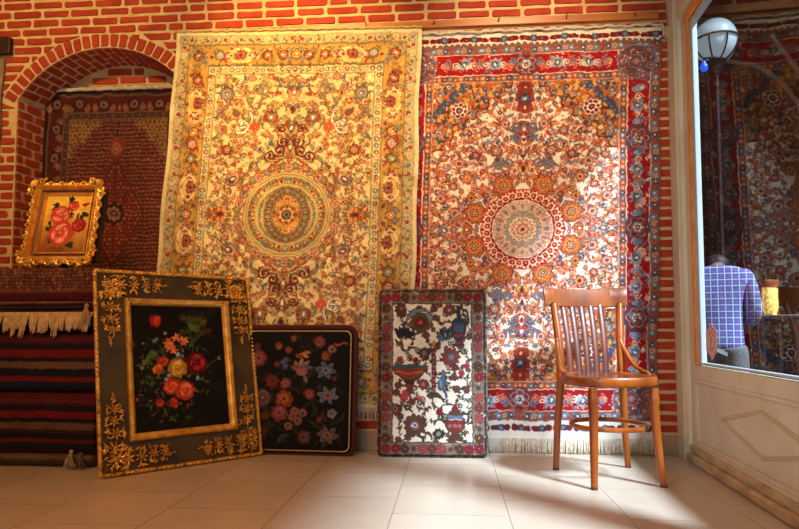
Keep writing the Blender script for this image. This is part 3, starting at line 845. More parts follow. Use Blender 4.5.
    # border
    def bd(d0, d1, col):
        c.rect(0, d0, w, d1, col) if False else None
    X, Y = c.X, c.Y
    d = np.minimum(np.minimum(X, w-X), np.minimum(Y, h-Y))
    c.a[d < 14] = (120, 106, 92); c.a[(d >= 13.2) & (d < 14.2)] = dk; c.a[d < 1.6] = (50, 40, 36)
    c.speck(rng, [(70, 54, 46), (150, 136, 120), (96, 46, 44), (60, 60, 60), (150, 80, 80), (176, 160, 140)], 1500, 1, 1, w-1, h-1, .6, 1.2, lambda x, y: min(x, w-x, y, h-y) < 12.6)
    seq = [red, brn, None, (150, 60, 62), (120, 48, 48), (150, 60, 62), None, brn, red]
    def mo(x, y, k):
        cc = seq[k % 9]
        if cc is None: c.petal(x, y, 4.2, 6, .3, 0, (118, 106, 92)); c.petal(x, y, 2.6, 6, .3, 0, (66, 52, 48)); c.disc(x, y, 1, (130, 60, 60)); return
        c.petal(x, y, 5.2, 8, .25, 0, dk); c.petal(x, y, 4.7, 8, .25, .2, cc); c.disc(x, y, 1.6, tuple(v*.6 for v in cc)); c.disc(x, y, .7, (200, 150, 120))
    for k in range(9):
        mo(17+k*9.1, 7, k); mo(17+k*9.1, h-7, k)
    for k in range(16):
        mo(7, 8+k*10.1, k+(0 if k < 9 else 2)); mo(w-7, 8+k*10.1, k+(0 if k < 9 else 2))
    return weave(c.a, 1.0, 6, .06, 5, mute=.12, soft=.5)

# ---------------------------------------------------------------- the dark flower picture
def rose(c, x, y, R, cols, rng):
    lo, mid, hi = cols
    c.petal(x, y, R, 7, .12, rng.random()*3, lo)
    for k in range(11):
        a = rng.uniform(0, 2*PI); rr = R*rng.uniform(.3, .62)
        c.ell(x+math.cos(a)*rr, y+math.sin(a)*rr, R*.36, R*.2, a+PI/2, mid if k % 3 else lo, .85)
        c.ell(x+math.cos(a)*(rr+R*.08), y+math.sin(a)*(rr+R*.08), R*.28, R*.09, a+PI/2, hi, .65)
    c.ell(x, y, R*.3, R*.24, 0, lo, .9); c.ell(x-R*.05, y-R*.05, R*.17, R*.12, .5, mid)

def art_dark_picture():
    rng = random.Random(4)
    w, h, S = 92, 122, 3.0
    c = Cv(w, h, S, (17, 12, 9))
    def q(zx, zy):
        v = (zy-22)/(462+ (0)); L = 15+33*v; R = 350+48*v
        return (zx-L)/(R-L)*w, v*h
    for (zx, zy, rx, ry, col) in ((265, 45, 22, 7, (40, 52, 56)), (235, 75, 14, 5, (92, 84, 30)), (265, 85, 10, 8, (110, 92, 34)), (215, 70, 9, 4, (100, 90, 36)), (275, 125, 10, 5, (100, 84, 30)), (240, 95, 16, 9, (60, 56, 24)), (265, 140, 8, 3, (80, 66, 26))):
        x, y = q(zx, zy)
        for _ in range(18): c.ell(x+rng.gauss(0, rx*.45), y+rng.gauss(0, ry*.45), rng.uniform(1, rx*.3), rng.uniform(.8, ry*.4), rng.uniform(-.3, .3), col, .35)
    greens = [(50, 72, 30), (80, 104, 46), (34, 50, 22), (104, 120, 52)]
    for (zx, zy, n, sp) in ((180, 270, 110, 15), (140, 200, 24, 8), (95, 215, 10, 4), (235, 120, 14, 4), (100, 320, 30, 6), (190, 425, 26, 8), (90, 385, 12, 6), (290, 290, 24, 8), (250, 190, 16, 6)):
        x, y = q(zx, zy)
        for _ in range(n):
            c.leaf(x+rng.gauss(0, sp), y+rng.gauss(0, sp), rng.uniform(1.6, 4.2), rng.uniform(.6, 1.3), rng.uniform(0, PI), rng.choice(greens), rng.uniform(-.5, .5), .75)
    for z in ((85, 218), (105, 205), (75, 235)): x, y = q(*z); c.leaf(x, y, 4, 2.2, -.6, (90, 110, 50))
    for k in range(5):
        x, y = q(235, 115); a = -1.9+k*.5; c.leaf(x+math.cos(a)*4, y+math.sin(a)*4, 5, 1, a, (84, 110, 50), .2)
    x, y = q(345, 340); c.leaf(x, y, 9, 4, .4, (26, 30, 16)); 
    x, y = q(105, 84); c.ell(x, y, 5.4, 6, .5, (150, 26, 16)); c.ell(x+1.6, y-1, 3.2, 4.6, .5, (214, 70, 36)); c.leaf(x-2, y-6, 5, 1.4, -.4, (50, 60, 30))
    for z in ((160, 178), (183, 146), (208, 158), (150, 165), (172, 190)):
        x, y = q(*z)
        for k in range(6):
            a = k*PI/3+rng.random()*.3; c.leaf(x+math.cos(a)*2.6, y+math.sin(a)*2.6, 2.8, 1.3, a, rng.choice([(226, 110, 60), (206, 84, 44), (236, 150, 90)]))
        c.disc(x, y, 1.1, (190, 140, 40))
    for z in ((110, 150), (140, 130), (105, 158), (150, 300), (160, 285), (265, 300), (170, 275), (205, 215), (190, 210)):
        x, y = q(*z); c.petal(x, y, 2.4, 5, .3, 0, rng.choice([(90, 110, 130), (60, 76, 120), (130, 140, 140)])); c.disc(x, y, .8, (200, 200, 160))
    for _ in range(26):
        x, y = q(rng.gauss(190, 52), rng.gauss(270, 60)); c.petal(x, y, rng.uniform(1, 1.9), 5, .3, rng.random(), rng.choice([(96, 110, 130), (190, 84, 50), (200, 150, 70), (150, 50, 40), (70, 84, 120)]), .85)
    R = [((258, 243), 11.5, ((92, 14, 18), (160, 28, 34), (206, 64, 60))), ((135, 232), 6, ((150, 34, 20), (200, 64, 40), (226, 110, 70))), ((120, 262), 5.5, ((170, 70, 30), (216, 120, 50), (236, 160, 90))),
         ((190, 260), 9.6, ((176, 120, 34), (222, 176, 70), (244, 214, 120))), ((170, 325), 8.2, ((176, 50, 26), (224, 92, 50), (240, 140, 90))), ((220, 345), 9.8, ((190, 60, 36), (232, 110, 66), (246, 160, 110))),
         ((130, 383), 4.6, ((150, 36, 22), (206, 66, 44), (220, 90, 60))), ((180, 386), 5, ((150, 30, 22), (200, 60, 44), (226, 90, 60))), ((52, 366), 2, ((150, 60, 22), (200, 80, 44), (226, 90, 60))), ((232, 400), 2.2, ((110, 30, 22), (150, 50, 34), (170, 70, 50)))]
    for z, r, cc in R:
        x, y = q(*z); rose(c, x, y, r, cc, rng)
    x, y = q(345, 225); x1, y1 = q(300, 262); c.line([(x1, y1), (x, y)], .6, (110, 100, 60)); c.leaf(x, y, 2, .7, -.6, (170, 160, 120)); c.leaf(x+1, y+1.5, 2, .6, 0, (150, 140, 110))
    return weave(c.a, 1.6, 9, .02, 6, soft=.6)

def art_small_picture():
    rng = random.Random(14)
    w, h, S = 46, 60, 5.0
    c = Cv(w, h, S, (0, 0, 0))
    Y = c.Y/h; X = c.X/w
    k = np.clip(Y*1.25-.35+.12*np.sin(X*5), 0, 1)[..., None]
    c.a = (np.array((244, 196, 78))*(1-k)+np.array((128, 66, 26))*k)
    for _ in range(160):
        x, y = rng.uniform(0, w), rng.uniform(0, h); b = np.array(c.a[int(min(y, h-.3)*S), int(min(x, w-.3)*S)])
        c.ell(x, y, rng.uniform(2, 5), rng.uniform(1, 2), rng.uniform(-.5, .5), b*rng.uniform(.86, 1.1), .5)
    def q(zx, zy):
        v = (zy-152)/258; L = 222-62*v; R = 410-50*v
        return (zx-L)/(R-L)*w, v*h
    for a, b_ in (((262, 330), (252, 405)), ((325, 210), (275, 300)), ((340, 290), (268, 390))):
        c.line([q(*a), q(*b_)], .8, (70, 62, 26))
    for (zx, zy, n) in ((215, 350, 5), (213, 300, 5), (318, 178, 5), (352, 240, 5), (300, 378, 6), (250, 205, 4), (255, 188, 3), (300, 245, 6), (378, 240, 3)):
        x, y = q(zx, zy)
        for _ in range(n): c.leaf(x+rng.gauss(0, 1.6), y+rng.gauss(0, 1.6), rng.uniform(2, 3.4), rng.uniform(.9, 1.5), rng.uniform(0, PI), rng.choice([(24, 44, 20), (44, 66, 26), (30, 36, 16)]), rng.uniform(-.4, .4))
    for z, r, cc in (((268, 243), 10, ((196, 66, 50), (236, 120, 92), (250, 176, 140))), ((264, 322), 12.5, ((200, 64, 50), (240, 124, 96), (252, 190, 160))), ((325, 203), 5.6, ((180, 40, 34), (226, 90, 70), (240, 140, 110))), ((340, 288), 7.4, ((150, 26, 24), (200, 56, 44), (226, 100, 80)))):
        x, y = q(*z); rose(c, x, y, r, cc, rng)
    x, y = q(372, 198); c.leaf(x-1.5, y, 2.6, 1.3, .6, (160, 26, 20)); c.leaf(x+1.8, y-.6, 2.8, 1.4, -.5, (140, 20, 18)); c.line([(x, y-2), (x, y+2.5)], .6, (50, 20, 16))
    return weave(c.a, 1.8, 9, .02, 7, soft=.6)

# ---------------------------------------------------------------- folded textiles of the stack (front strips)
def art_kilim(w, h, rows, S=2.4, seed=0):
    """horizontal bands given as (height fraction, colour, kind)"""
    rng = random.Random(seed)
    c = Cv(w, h, S, (20, 12, 12)); y = 0
    for fr, col, kind in rows:
        hh = fr*h; c.rect(0, y, w, y+hh, col)
        if kind == 'twill':
            k = 0; x = 0
            while x < w:
                for r in range(3):
                    yy = y+hh*(.22+.28*r); c.line([(x+(r % 2)*1.2, yy-hh*.1), (x+1.4+(r % 2)*1.2, yy+hh*.1)], .7, (146, 112, 82))
                x += 2.7; k += 1
        elif kind == 'dots':
            x = 0
            while x < w:
                c.leaf(x, y+hh*.35, 1.0, .5, .6, (70, 14, 14)); c.leaf(x+1.3, y+hh*.7, 1.0, .5, -.6, (78, 60, 44)); x += 2.6
        elif kind == 'line':
            c.rect(0, y, w, y+.5, tuple(v*.5 for v in col)); c.rect(0, y+hh-.5, w, y+hh, tuple(v*.6 for v in col))
        y += hh
    return weave(c.a, .6, 14, .06, 8)

def art_herati(w, h, S=2.2):
    rng = random.Random(6)
    c = Cv(w, h, S, (48, 26, 20)); y = 0; r = 0
    while y < h:
        x = (r % 2)*2.1
        while x < w:
            c.leaf(x, y, 1.7, .6, .9 if r % 2 else -.9, rng.choice([(150, 80, 54), (116, 50, 36), (176, 118, 80), (100, 34, 30)])); c.disc(x+2, y, .6, (150, 100, 66)); x += 4.2
        y += 2.3; r += 1
    # border strips at left and along the lower edge
    c.rect(8, 0, 20, h, (70, 22, 20)); c.rect(8, 0, 9, h, (110, 70, 50)); c.rect(19, 0, 20, h, (110, 70, 50)); c.rect(0, 0, 8, h, (44, 24, 22))
    for k in range(3):
        c.petal(14, 6+k*12, 4.4, 4, .35, 0, (26, 20, 24)); c.petal(14, 6+k*12, 2.6, 4, .3, 0, (96, 70, 50))
    c.rect(0, h*.68, w, h, (74, 18, 20)); c.rect(0, h*.68, w, h*.7, (110, 60, 44))
    x = 3
    while x < w:
        c.petal(x, h*.83, 3.4, 6, .3, x, (110, 40, 34)); c.disc(x, h*.83, 1.2, (40, 26, 30)); c.scroll(x+4, h*.83, 2.2, 0, 1, (130, 70, 52), .7); x += 9.5
    return weave(c.a, .6, 14, .06, 8)
# ================================================================== CAMERA
CAM_POS = (0.0, -3.483, 0.68)
cam = bpy.data.cameras.new('camera')
cam.sensor_width = 36.0; cam.lens = 36.0 * 620 / 799
cam.shift_y = 0.0345
cam.clip_start = 0.05
co = bpy.data.objects.new('camera', cam); COL.objects.link(co)
co.location = CAM_POS
co.rotation_euler = (math.radians(93.5), 0, math.atan(52 / 620))
SC.camera = co

# ================================================================== MATERIALS
def brick_mat():
    m = mat('brick_red', (158, 46, 22), rough=.8, col2=(184, 66, 34), scale=9, bump=.5, bscale=70)
    return m
def floor_mat():
    """square cream stone tiles in staggered columns, thin dark joints, faint marbling, polished"""
    m = bpy.data.materials.new('floor_tiles'); m.use_nodes = True
    nt = m.node_tree; b = nt.nodes['Principled BSDF']
    tc = nt.nodes.new('ShaderNodeTexCoord'); mp = nt.nodes.new('ShaderNodeMapping')
    mp.inputs['Rotation'].default_value = (0, 0, PI/2)
    mp.inputs['Location'].default_value = (0.79, 0.223, 0)
    nt.links.new(tc.outputs['Object'], mp.inputs['Vector'])
    br = nt.nodes.new('ShaderNodeTexBrick')
    br.offset = .5
    br.inputs['Scale'].default_value = 1
    br.inputs['Brick Width'].default_value = .43; br.inputs['Row Height'].default_value = .43
    br.inputs['Mortar Size'].default_value = .0011; br.inputs['Mortar Smooth'].default_value = .1
    br.inputs['Color1'].default_value = rgba((206, 192, 172)); br.inputs['Color2'].default_value = rgba((198, 184, 164))
    br.inputs['Mortar'].default_value = rgba((96, 80, 64))
    nt.links.new(mp.outputs['Vector'], br.inputs['Vector'])
    n = nt.nodes.new('ShaderNodeTexNoise'); n.inputs['Scale'].default_value = 4; n.inputs['Detail'].default_value = 7; n.inputs['Distortion'].default_value = 1.2
    nt.links.new(tc.outputs['Object'], n.inputs['Vector'])
    mr = nt.nodes.new('ShaderNodeMapRange'); mr.inputs['To Min'].default_value = .9; mr.inputs['To Max'].default_value = 1.08
    nt.links.new(n.outputs['Fac'], mr.inputs['Value'])
    sc = nt.nodes.new('ShaderNodeVectorMath'); sc.operation = 'SCALE'
    nt.links.new(br.outputs['Color'], sc.inputs[0]); nt.links.new(mr.outputs['Result'], sc.inputs['Scale'])
    nt.links.new(sc.outputs['Vector'], b.inputs['Base Color'])
    b.inputs['Roughness'].default_value = .27
    return m
M = dict(
    brick=brick_mat(),
    mortar=mat('lime_mortar', (226, 198, 146), rough=.9, col2=(208, 176, 124), scale=14, bump=.5, bscale=60),
    floor=floor_mat(),
    skirt=mat('stone_skirting', (184, 160, 130), rough=.5, col2=(168, 144, 112), scale=8),
    ceil=mat('ceiling_plaster', (186, 164, 130), rough=.9),
    cream=mat('cream_paint', (222, 212, 188), rough=.5, col2=(212, 198, 170), scale=5, bump=.15, bscale=30),
    creamd=mat('cream_paint_worn', (200, 178, 138), rough=.6, col2=(168, 134, 92), scale=22, bump=.5, bscale=50, lo=.42, hi=.68, stretch=(1, .35, 1)),
    orange=mat('varnished_beading', (244, 172, 74), rough=.35, col2=(230, 146, 56), scale=12),
    white=mat('white_paint', (186, 198, 206), rough=.45),
    batten=mat('batten_wood', (196, 120, 62), rough=.4, col2=(168, 94, 44), scale=6, stretch=(.3, 4, 4), bump=.1),
    darkwood=mat('dark_wood', (62, 32, 16), rough=.5, col2=(42, 22, 12), scale=8),
    steel=mat('nail_steel', (150, 146, 138), rough=.35, metal=1),
    pile=pile_mat('wool_pile'),
    flat=pile_mat('flat_weave', rough=.85, knot=500),
    oil=pile_mat('oil_paint', rough=.5, spec=.2, knot=160, coat=.0, bump=.35, var=.05),
    fringe=mat('cotton_fringe', (226, 216, 196), rough=.9, col2=(196, 182, 158), scale=40),
    gold=mat('gilt', (250, 200, 96), rough=.36, metal=.55, col2=(214, 146, 52), scale=22, bump=.25, bscale=60),
    goldd=mat('antique_gilt', (240, 184, 84), rough=.38, metal=.7, col2=(104, 60, 24), scale=34, bump=.3, bscale=70, lo=.48, hi=.75),
    bronze=mat('bronzed_board', (92, 74, 40), rough=.5, metal=.2, col2=(58, 50, 34), scale=5, bump=.12, bscale=30),
    red_lac=mat('red_brown_lacquer', (104, 36, 16), rough=.4, col2=(78, 28, 14), scale=10),
    wood=mat('chair_wood', (180, 94, 26), rough=.34, col2=(122, 54, 10), scale=9, stretch=(1, 1, .22), bump=.06, bscale=40, coat=.22),
    woodslat=mat('slat_wood', (124, 50, 16), rough=.42, col2=(90, 32, 10), scale=9, stretch=(1, 1, .22), coat=.1),
    woodseat=mat('chair_seat_wood', (120, 54, 26), rough=.3, col2=(92, 38, 18), scale=7, coat=.4),
    footwood=mat('worn_leg_wood', (96, 60, 36), rough=.6, col2=(70, 46, 30), scale=14),
    maroon=mat('maroon_velvet', (74, 18, 16), rough=.85),
    cord=mat('gold_cord', (200, 158, 92), rough=.55, col2=(226, 196, 140), scale=200),
    dark=mat('bazaar_plaster', (52, 46, 44), rough=.9, col2=(40, 36, 36), scale=3),
    darkrib=mat('bazaar_vault_rib', (150, 144, 140), rough=.9),
    iron=mat('black_iron', (26, 26, 28), rough=.45, metal=.5),
)

# ================================================================== WALL WITH ARCHED NICHE
WY = 0.05                                   # face of the back wall
AX, AZ, AR = -2.107, 1.758, 0.649           # centre and radius of the arch
JL, JR = -2.66, -1.554                      # jambs
SPZ = AZ + math.sqrt(AR**2 - (JR-AX)**2)    # springing height
NY = 0.30                                   # back plane of the niche
SILL = 0.45
A0 = math.atan2(SPZ-AZ, JR-AX); A1 = math.atan2(SPZ-AZ, JL-AX)
def prof(n=28):
    return [(JL, SILL)] + [(AX+AR*math.cos(a), AZ+AR*math.sin(a)) for a in np.linspace(A1, A0, n)] + [(JR, SILL)]
def inner(x, z, t):
    """opening narrows a little towards the back of the niche"""
    k = 1 - .07*t
    return (AX+(x-AX)*k, AZ+(z-AZ)*k+(.04*t if z > SILL+.01 else 0))
rng = random.Random(2)
wb = MB()
wb.cur = 0
XL, XR, ZT = -3.45, 1.262, 3.1
pr = prof()
fr = [(x, WY, z) for x, z in pr]
# face of the wall round the opening
wb.add([(XL, WY, 0), (JL, WY, 0), (JL, WY, ZT), (XL, WY, ZT)], [(0, 1, 2, 3)])
wb.add([(JR, WY, 0), (XR, WY, 0), (XR, WY, ZT), (JR, WY, ZT)], [(0, 1, 2, 3)])
wb.add([(JL, WY, 0), (JR, WY, 0), (JR, WY, SILL), (JL, WY, SILL)], [(0, 1, 2, 3)])
arc = pr[1:-1]
vs = [(x, WY, z) for x, z in arc] + [(x, WY, ZT) for x, z in arc]; k = len(arc)
wb.add(vs, [(i, i+1, k+i+1, k+i) for i in range(k-1)])
# reveal, soffit, sill and niche back
bk = [inner(x, z, 1) for x, z in pr]
vs = fr + [(x, NY, z) for x, z in bk]; k = len(pr)
wb.add(vs, [(i, i+1, k+i+1, k+i) for i in range(k-1)] + [(0, k, 2*k-1, k-1)])
wb.add([(x, NY, z) for x, z in bk], [tuple(range(k))])
# wall body behind
wb.add([(XL, WY, 0), (XL, .55, 0), (XL, .55, ZT), (XL, WY, ZT)], [(0, 1, 2, 3)])
wb.add([(XR, WY, 0), (XR, .55, 0), (XR, .55, ZT), (XR, WY, ZT)], [(0, 1, 2, 3)])
wb.add([(XL, .55, 0), (XR, .55, 0), (XR, .55, ZT), (XL, .55, ZT)], [(0, 1, 2, 3)])
wb.add([(XL, WY, ZT), (XR, WY, ZT), (XR, .55, ZT), (XL, .55, ZT)], [(0, 1, 2, 3)])
wb.cur = 1
def rounded(q4, r=.012, jit=.0022):
    """rounded irregular outline of a four-cornered brick"""
    out = []
    for i in range(4):
        p = Vector(q4[i]); a = Vector(q4[i-1]); b = Vector(q4[(i+1) % 4])
        ra = min(r*rng.uniform(.6, 1.3), (a-p).length*.4); rb = min(r*rng.uniform(.6, 1.3), (b-p).length*.4)
        pa = p+(a-p).normalized()*ra; pb = p+(b-p).normalized()*rb
        mid = (pa+pb)/2+(p-(pa+pb)/2)*.5
        for s in (pa, mid, pb):
            out.append((s.x+rng.uniform(-jit, jit), s.y+rng.uniform(-jit, jit)))
        # a point along the edge
        nx = Vector(q4[(i+1) % 4]); e = (pb+nx)/2
        if (nx-p).length > .08: out.append((e.x+rng.uniform(-jit, jit), e.y+rng.uniform(-jit, jit)))
    return out
def face_brick(q4): wb.prism(rounded(q4), lambda u, v, h: (u, WY-h, v), -.002, .007, .004)
CH, BL, MG = .0565, .188, .0165
RO = .738
def excl(z, R=RO):
    """x-range taken by arch ring or opening at height z"""
    if z >= AZ and z < AZ+R:
        d = math.sqrt(R*R-(z-AZ)**2)
        if z < SPZ-.03:
            return (JL-.0, JR+.0)
        return (AX-d, AX+d)
    if SILL < z <= AZ: return (JL, JR)
    return None
row = 0; z = .115
while z < ZT-.02:
    zc = z+CH/2; off = (.5 if row % 2 else 0)*BL+rng.uniform(-.025, .025)
    x = XL+.01+off-BL
    while x < XR-.02:
        L = BL*rng.uniform(.9, 1.08)
        if rng.random() < .07: L *= .6
        a, b = x+MG/2, x+L-MG/2; x += L
        zb, zt = z+MG/2+rng.uniform(-.002, .002), z+CH-MG/2+rng.uniform(-.002, .002)
        a = max(a, XL+.01); b = min(b, XR-.026)
        if XR-.026-b < .115: b = XR-.026-rng.uniform(0, .01); x = XR
        if b-a < .04: continue
        e0, e1 = excl(zb), excl(zt)
        if e0 is None and e1 is None: face_brick([(a, zb), (b, zb), (b, zt), (a, zt)]); continue
        e0 = e0 or e1; e1 = e1 or (e0 if z < AZ else ((e0[0]+e0[1])/2, (e0[0]+e0[1])/2))
        # left piece
        lb, lt = min(b, e0[0]-.006), min(b, e1[0]-.006)
        if max(lb, lt)-a > .03:
            if min(lb, lt)-a < .012: lb, lt = max(lb, a+.012), max(lt, a+.012)
            face_brick([(a, zb), (lb, zb), (lt, zt), (a, zt)])
        rb, rt = max(a, e0[1]+.006), max(a, e1[1]+.006)
        if b-min(rb, rt) > .03:
            rb, rt = min(rb, b-.012), min(rt, b-.012)
            face_brick([(rb, zb), (b, zb), (b, zt), (rt, zt)])
    z += CH; row += 1
# voussoirs of the arch ring
na = int((A1-A0+.1)*(AR+.045)/.0585)
for i in range(na):
    a = A0-.05+(A1-A0+.1)*(i+.5)/na; da = (A1-A0+.1)/na*.5-.0085
    r0, r1 = AR+.004, AR+.083+rng.uniform(-.004, .004)
    face_brick([(AX+r*math.cos(t), AZ+r*math.sin(t)) for r, t in ((r0, a-da), (r0, a+da), (r1, a+da), (r1, a-da))])
# soffit bricks: (angle, depth) -> curved underside
def sof(a, t, h):
    x, z = AX+AR*math.cos(a), AZ+AR*math.sin(a)
    x, z = inner(x, z, t); k = -h
    return (x+math.cos(a)*k, WY+(NY-WY)*t, z+math.sin(a)*k)
for i in range(na):
    a = A0-.05+(A1-A0+.1)*(i+.5)/na; da = (A1-A0+.1)/na*.5-.0095
    if a < A0 or a > A1: continue
    cuts = ((.02, .5), (.56, .97)) if i % 2 else ((.02, .24), (.3, .74), (.8, .97))
    for t0, t1 in cuts:
        poly = rounded([((a-da), t0*.25), ((a+da), t0*.25), ((a+da), t1*.25), ((a-da), t1*.25)], .01, .0015)
        wb.prism(poly, lambda u, v, h: sof(u, v*4, h), -.002, .006, .003)
# jamb bricks
for side, X0 in ((1, JL), (-1, JR)):
    z = SILL+.01; row = 0
    while z < SPZ-.03:
        for t0, t1 in (((.02, .46), (.54, .97)) if row % 2 else ((.02, .2), (.27, .72), (.79, .97))):
            y0, y1 = WY+(NY-WY)*t0, WY+(NY-WY)*t1
            poly = rounded([(y0, z+.006), (y1, z+.006), (y1, z+CH-.006), (y0, z+CH-.006)])
            wb.prism(poly, lambda u, v, h: (inner(X0, v, (u-WY)/(NY-WY))[0]+side*h, u, v), -.002, .006, .003)
        z += CH; row += 1
# bricks on the niche back, above its rug
z = 1.2; row = 0
while z < 2.4:
    x = JL+.04+(BL/2 if row % 2 else 0)-BL
    while x < JR:
        a, b = x+MG/2, x+BL-MG/2; x += BL
        kz = max(z+CH-AZ-.04, 0)/.93
        hw = math.sqrt(max(AR**2-kz**2, 0))*.93 if kz < AR else 0
        l, r = max(AX-hw, bk[0][0])+.01, min(AX+hw, bk[-1][0])-.01
        a, b = max(a, l), min(b, r)
        if b-a > .04:
            wb.prism(rounded([(a, z+.006), (b, z+.006), (b, z+CH-.006), (a, z+CH-.006)]), lambda u, v, h: (u, NY-h, v), -.002, .006, .003)
    z += CH; row += 1
struct(wb.build('wall_back', [M['mortar'], M['brick']]))

b = MB(); b.bbox((JR+.02, WY-.014, 0), (XR-.02, WY+.01, .108), .004)
struct(b.build('baseboard_back', M['skirt']))

b = MB(); b.box((-3.45, -4.6, -.05), (1.262, .5, 0)); b.box((1.262, -4.6, -.05), (1.33, -.02, 0))
struct(b.build('floor', M['floor']))
b = MB(); b.box((-3.55, -4.6, 0), (-3.45, .55, 3.1)); struct(b.build('wall_left', M['ceil']))
b = MB(); b.box((-3.45, -4.6, 3.1), (1.3, .55, 3.16))
struct(b.build('ceiling', M['ceil']))

# ================================================================== SHOP DOOR (turned slightly into the room)
DP = Vector((1.272, -.017, 0)); DD = Vector((-.0527, -.9986, 0)); DN = Vector((-.9986, .0527, 0))   # along, outward to the room
DM = Matrix(((DD.x, DN.x, 0, DP.x), (DD.y, DN.y, 0, DP.y), (0, 0, 1, 0), (0, 0, 0, 1)))   # (s, n, z) -> world
b = MB()
b.bbox((1.222, -.055, 0), (1.298, .048, 3.1), .004)                     # post against the brickwork
b.bbox((1.236, -.064, .0), (1.292, -.05, 3.1), .003)                     # cover strip
b.bbox((3.50, -.03, 0), (3.58, .05, 3.1), .004, DM)                      # post at the other end
b.bbox((.07, -.03, 2.37), (3.50, .04, 3.1), .004, DM)
struct(b.build('trim_1', M['cream']), 'cream painted door posts and head')
b = MB(); b.box((3.58, -.06, 0), (4.6, 0, 3.1), DM)
struct(b.build('wall_right', M['ceil']))
S0, S1, T = .072, 1.74, .02
door = MB()
def dbox(a, b_, r=.003): door.bbox(a, b_, r, DM)
dbox((S0, -T, .03), (S0+.075, T, 2.36)); dbox((S1-.075, -T, .03), (S1, T, 2.36))      # stiles
dbox((S0+.075, -T, 2.30), (S1-.075, T, 2.36))                                          # head rail
dbox((S0+.075, -T, .43), (S1-.075, T, .50))                                            # lock rail
dbox((S0+.075, -T, .03), (S1-.075, T, .10))
dbox((S0+.06, -T*.5, .08), (S1-.06, T*.35, .45))                                       # recessed panel
for z0, z1 in ((.10, .118), (.412, .43)): dbox((S0+.075, T*.3, z0), (S1-.075, T*.95, z1), .004)
for s0, s1 in ((S0+.075, S0+.093), (S1-.093, S1-.075)): dbox((s0, T*.3, .1), (s1, T*.95, .43), .004)
dr = door.build('door_1', M['cream']); dr['kind'] = 'structure'
def dpart(name, m, boxes, r=.003, mm=None, smooth=False):
    q = MB()
    for a, b_ in boxes: q.bbox(a, b_, r, DM if mm is None else mm)
    return q.build(name, m, dr, smooth)
# weather board at the foot, worn to the wood
q = MB(); q.bbox((S0, T, .004), (S1, T+.035, .05), .012, DM); q.bbox((S0, T-.004, .05), (S1, T+.016, .085), .006, DM)
q.build('weather_board', M['creamd'], dr)
# diamond moulding on the lower panel
q = MB()
dc = [(.456, .267), (.89, .358), (1.324, .267), (.89, .176)]
for i in range(4):
    (s0, z0), (s1, z1) = dc[i], dc[(i+1) % 4]
    q.tube([DM @ Vector((s0, T*.45, z0)), DM @ Vector((s1, T*.45, z1))], .0075, n=6)
q.build('diamond_moulding', mat('ochre_line', (206, 186, 146), rough=.5), dr)
# varnished and white beading round the glass
G0, G1, GB, GT = .235, S1-.165, .518, 2.265
dpart('varnished_beading', M['orange'], [((S0+.078, -.004, .50), (S0+.118, T+.002, 2.335)), ((S1-.118, -.004, .50), (S1-.068, T+.006, 2.335)), ((S0+.068, -.004, 2.30), (S1-.068, T+.006, 2.35))])
dpart('white_beading', M['white'], [((S0+.118, -.012, .508), (G0, T-.006, 2.30)), ((G1, -.012, .508), (S1-.118, T-.006, 2.30)), ((G0, -.012, GT), (G1, T-.006, 2.30)), ((G0, -.012, .508), (G1, T-.006, GB))])
# glass: clear pane, mirror share from Fresnel
gm = bpy.data.materials.new('window_glass'); gm.use_nodes = True
nt = gm.node_tree; nt.nodes.clear()
o_ = nt.nodes.new('ShaderNodeOutputMaterial'); mxs = nt.nodes.new('ShaderNodeMixShader'); fz = nt.nodes.new('ShaderNodeFresnel'); fz.inputs['IOR'].default_value = 1.36
tr = nt.nodes.new('ShaderNodeBsdfTransparent'); tr.inputs['Color'].default_value = (.9, .93, .95, 1)
gl = nt.nodes.new('ShaderNodeBsdfGlossy'); gl.inputs['Roughness'].default_value = .004
nt.links.new(fz.outputs[0], mxs.inputs[0]); nt.links.new(tr.outputs[0], mxs.inputs[1]); nt.links.new(gl.outputs[0], mxs.inputs[2]); nt.links.new(mxs.outputs[0], o_.inputs[0])
q = MB(); q.add([DM @ Vector(p) for p in ((G0, 0, GB), (G1, 0, GB), (G1, 0, GT), (G0, 0, GT))], [(0, 1, 2, 3)])
q.build('glass_pane', gm, dr, fix=False)

# the second, equal leaf nearer the street corner (outside the frame, daylight comes through it)
d2 = dr.copy(); COL.objects.link(d2); d2.name = 'door_2'
sh = DD*(S1-S0+.006)
d2.location = sh
for c_ in list(dr.children):
    e_ = c_.copy(); COL.objects.link(e_); e_.parent = d2

# sticker in the lower corner of the glass
q = MB()
hx = []
for k in range(24):
    a = 2*PI*k/24; r = 1-.16*abs(math.cos(3*a))
    hx.append((.345+.085*math.cos(a)*r, .625+.09*math.sin(a)*r))
q.prism(hx, lambda u, v, h: tuple(DM @ Vector((u, .002+h, v))), 0, .0012)
stk = q.build('glass_sticker', mat('pink_vinyl', (206, 150, 146), rough=.5))
tag(stk, 'pink lobed sticker on the lower corner of the door glass', 'sticker')
q = MB()
for rr in (.062, .03):
    q.tube([DM @ Vector((.345+rr*math.cos(2*PI*k/20)*(1-.14*abs(math.cos(6*PI*k/20))), .0036, .625+rr*1.06*math.sin(2*PI*k/20)*(1-.14*abs(math.cos(6*PI*k/20))))) for k in range(20)], .0022, n=5, closed=True)
q.build('printed_outline', mat('sticker_print', (228, 206, 200), rough=.5), stk)
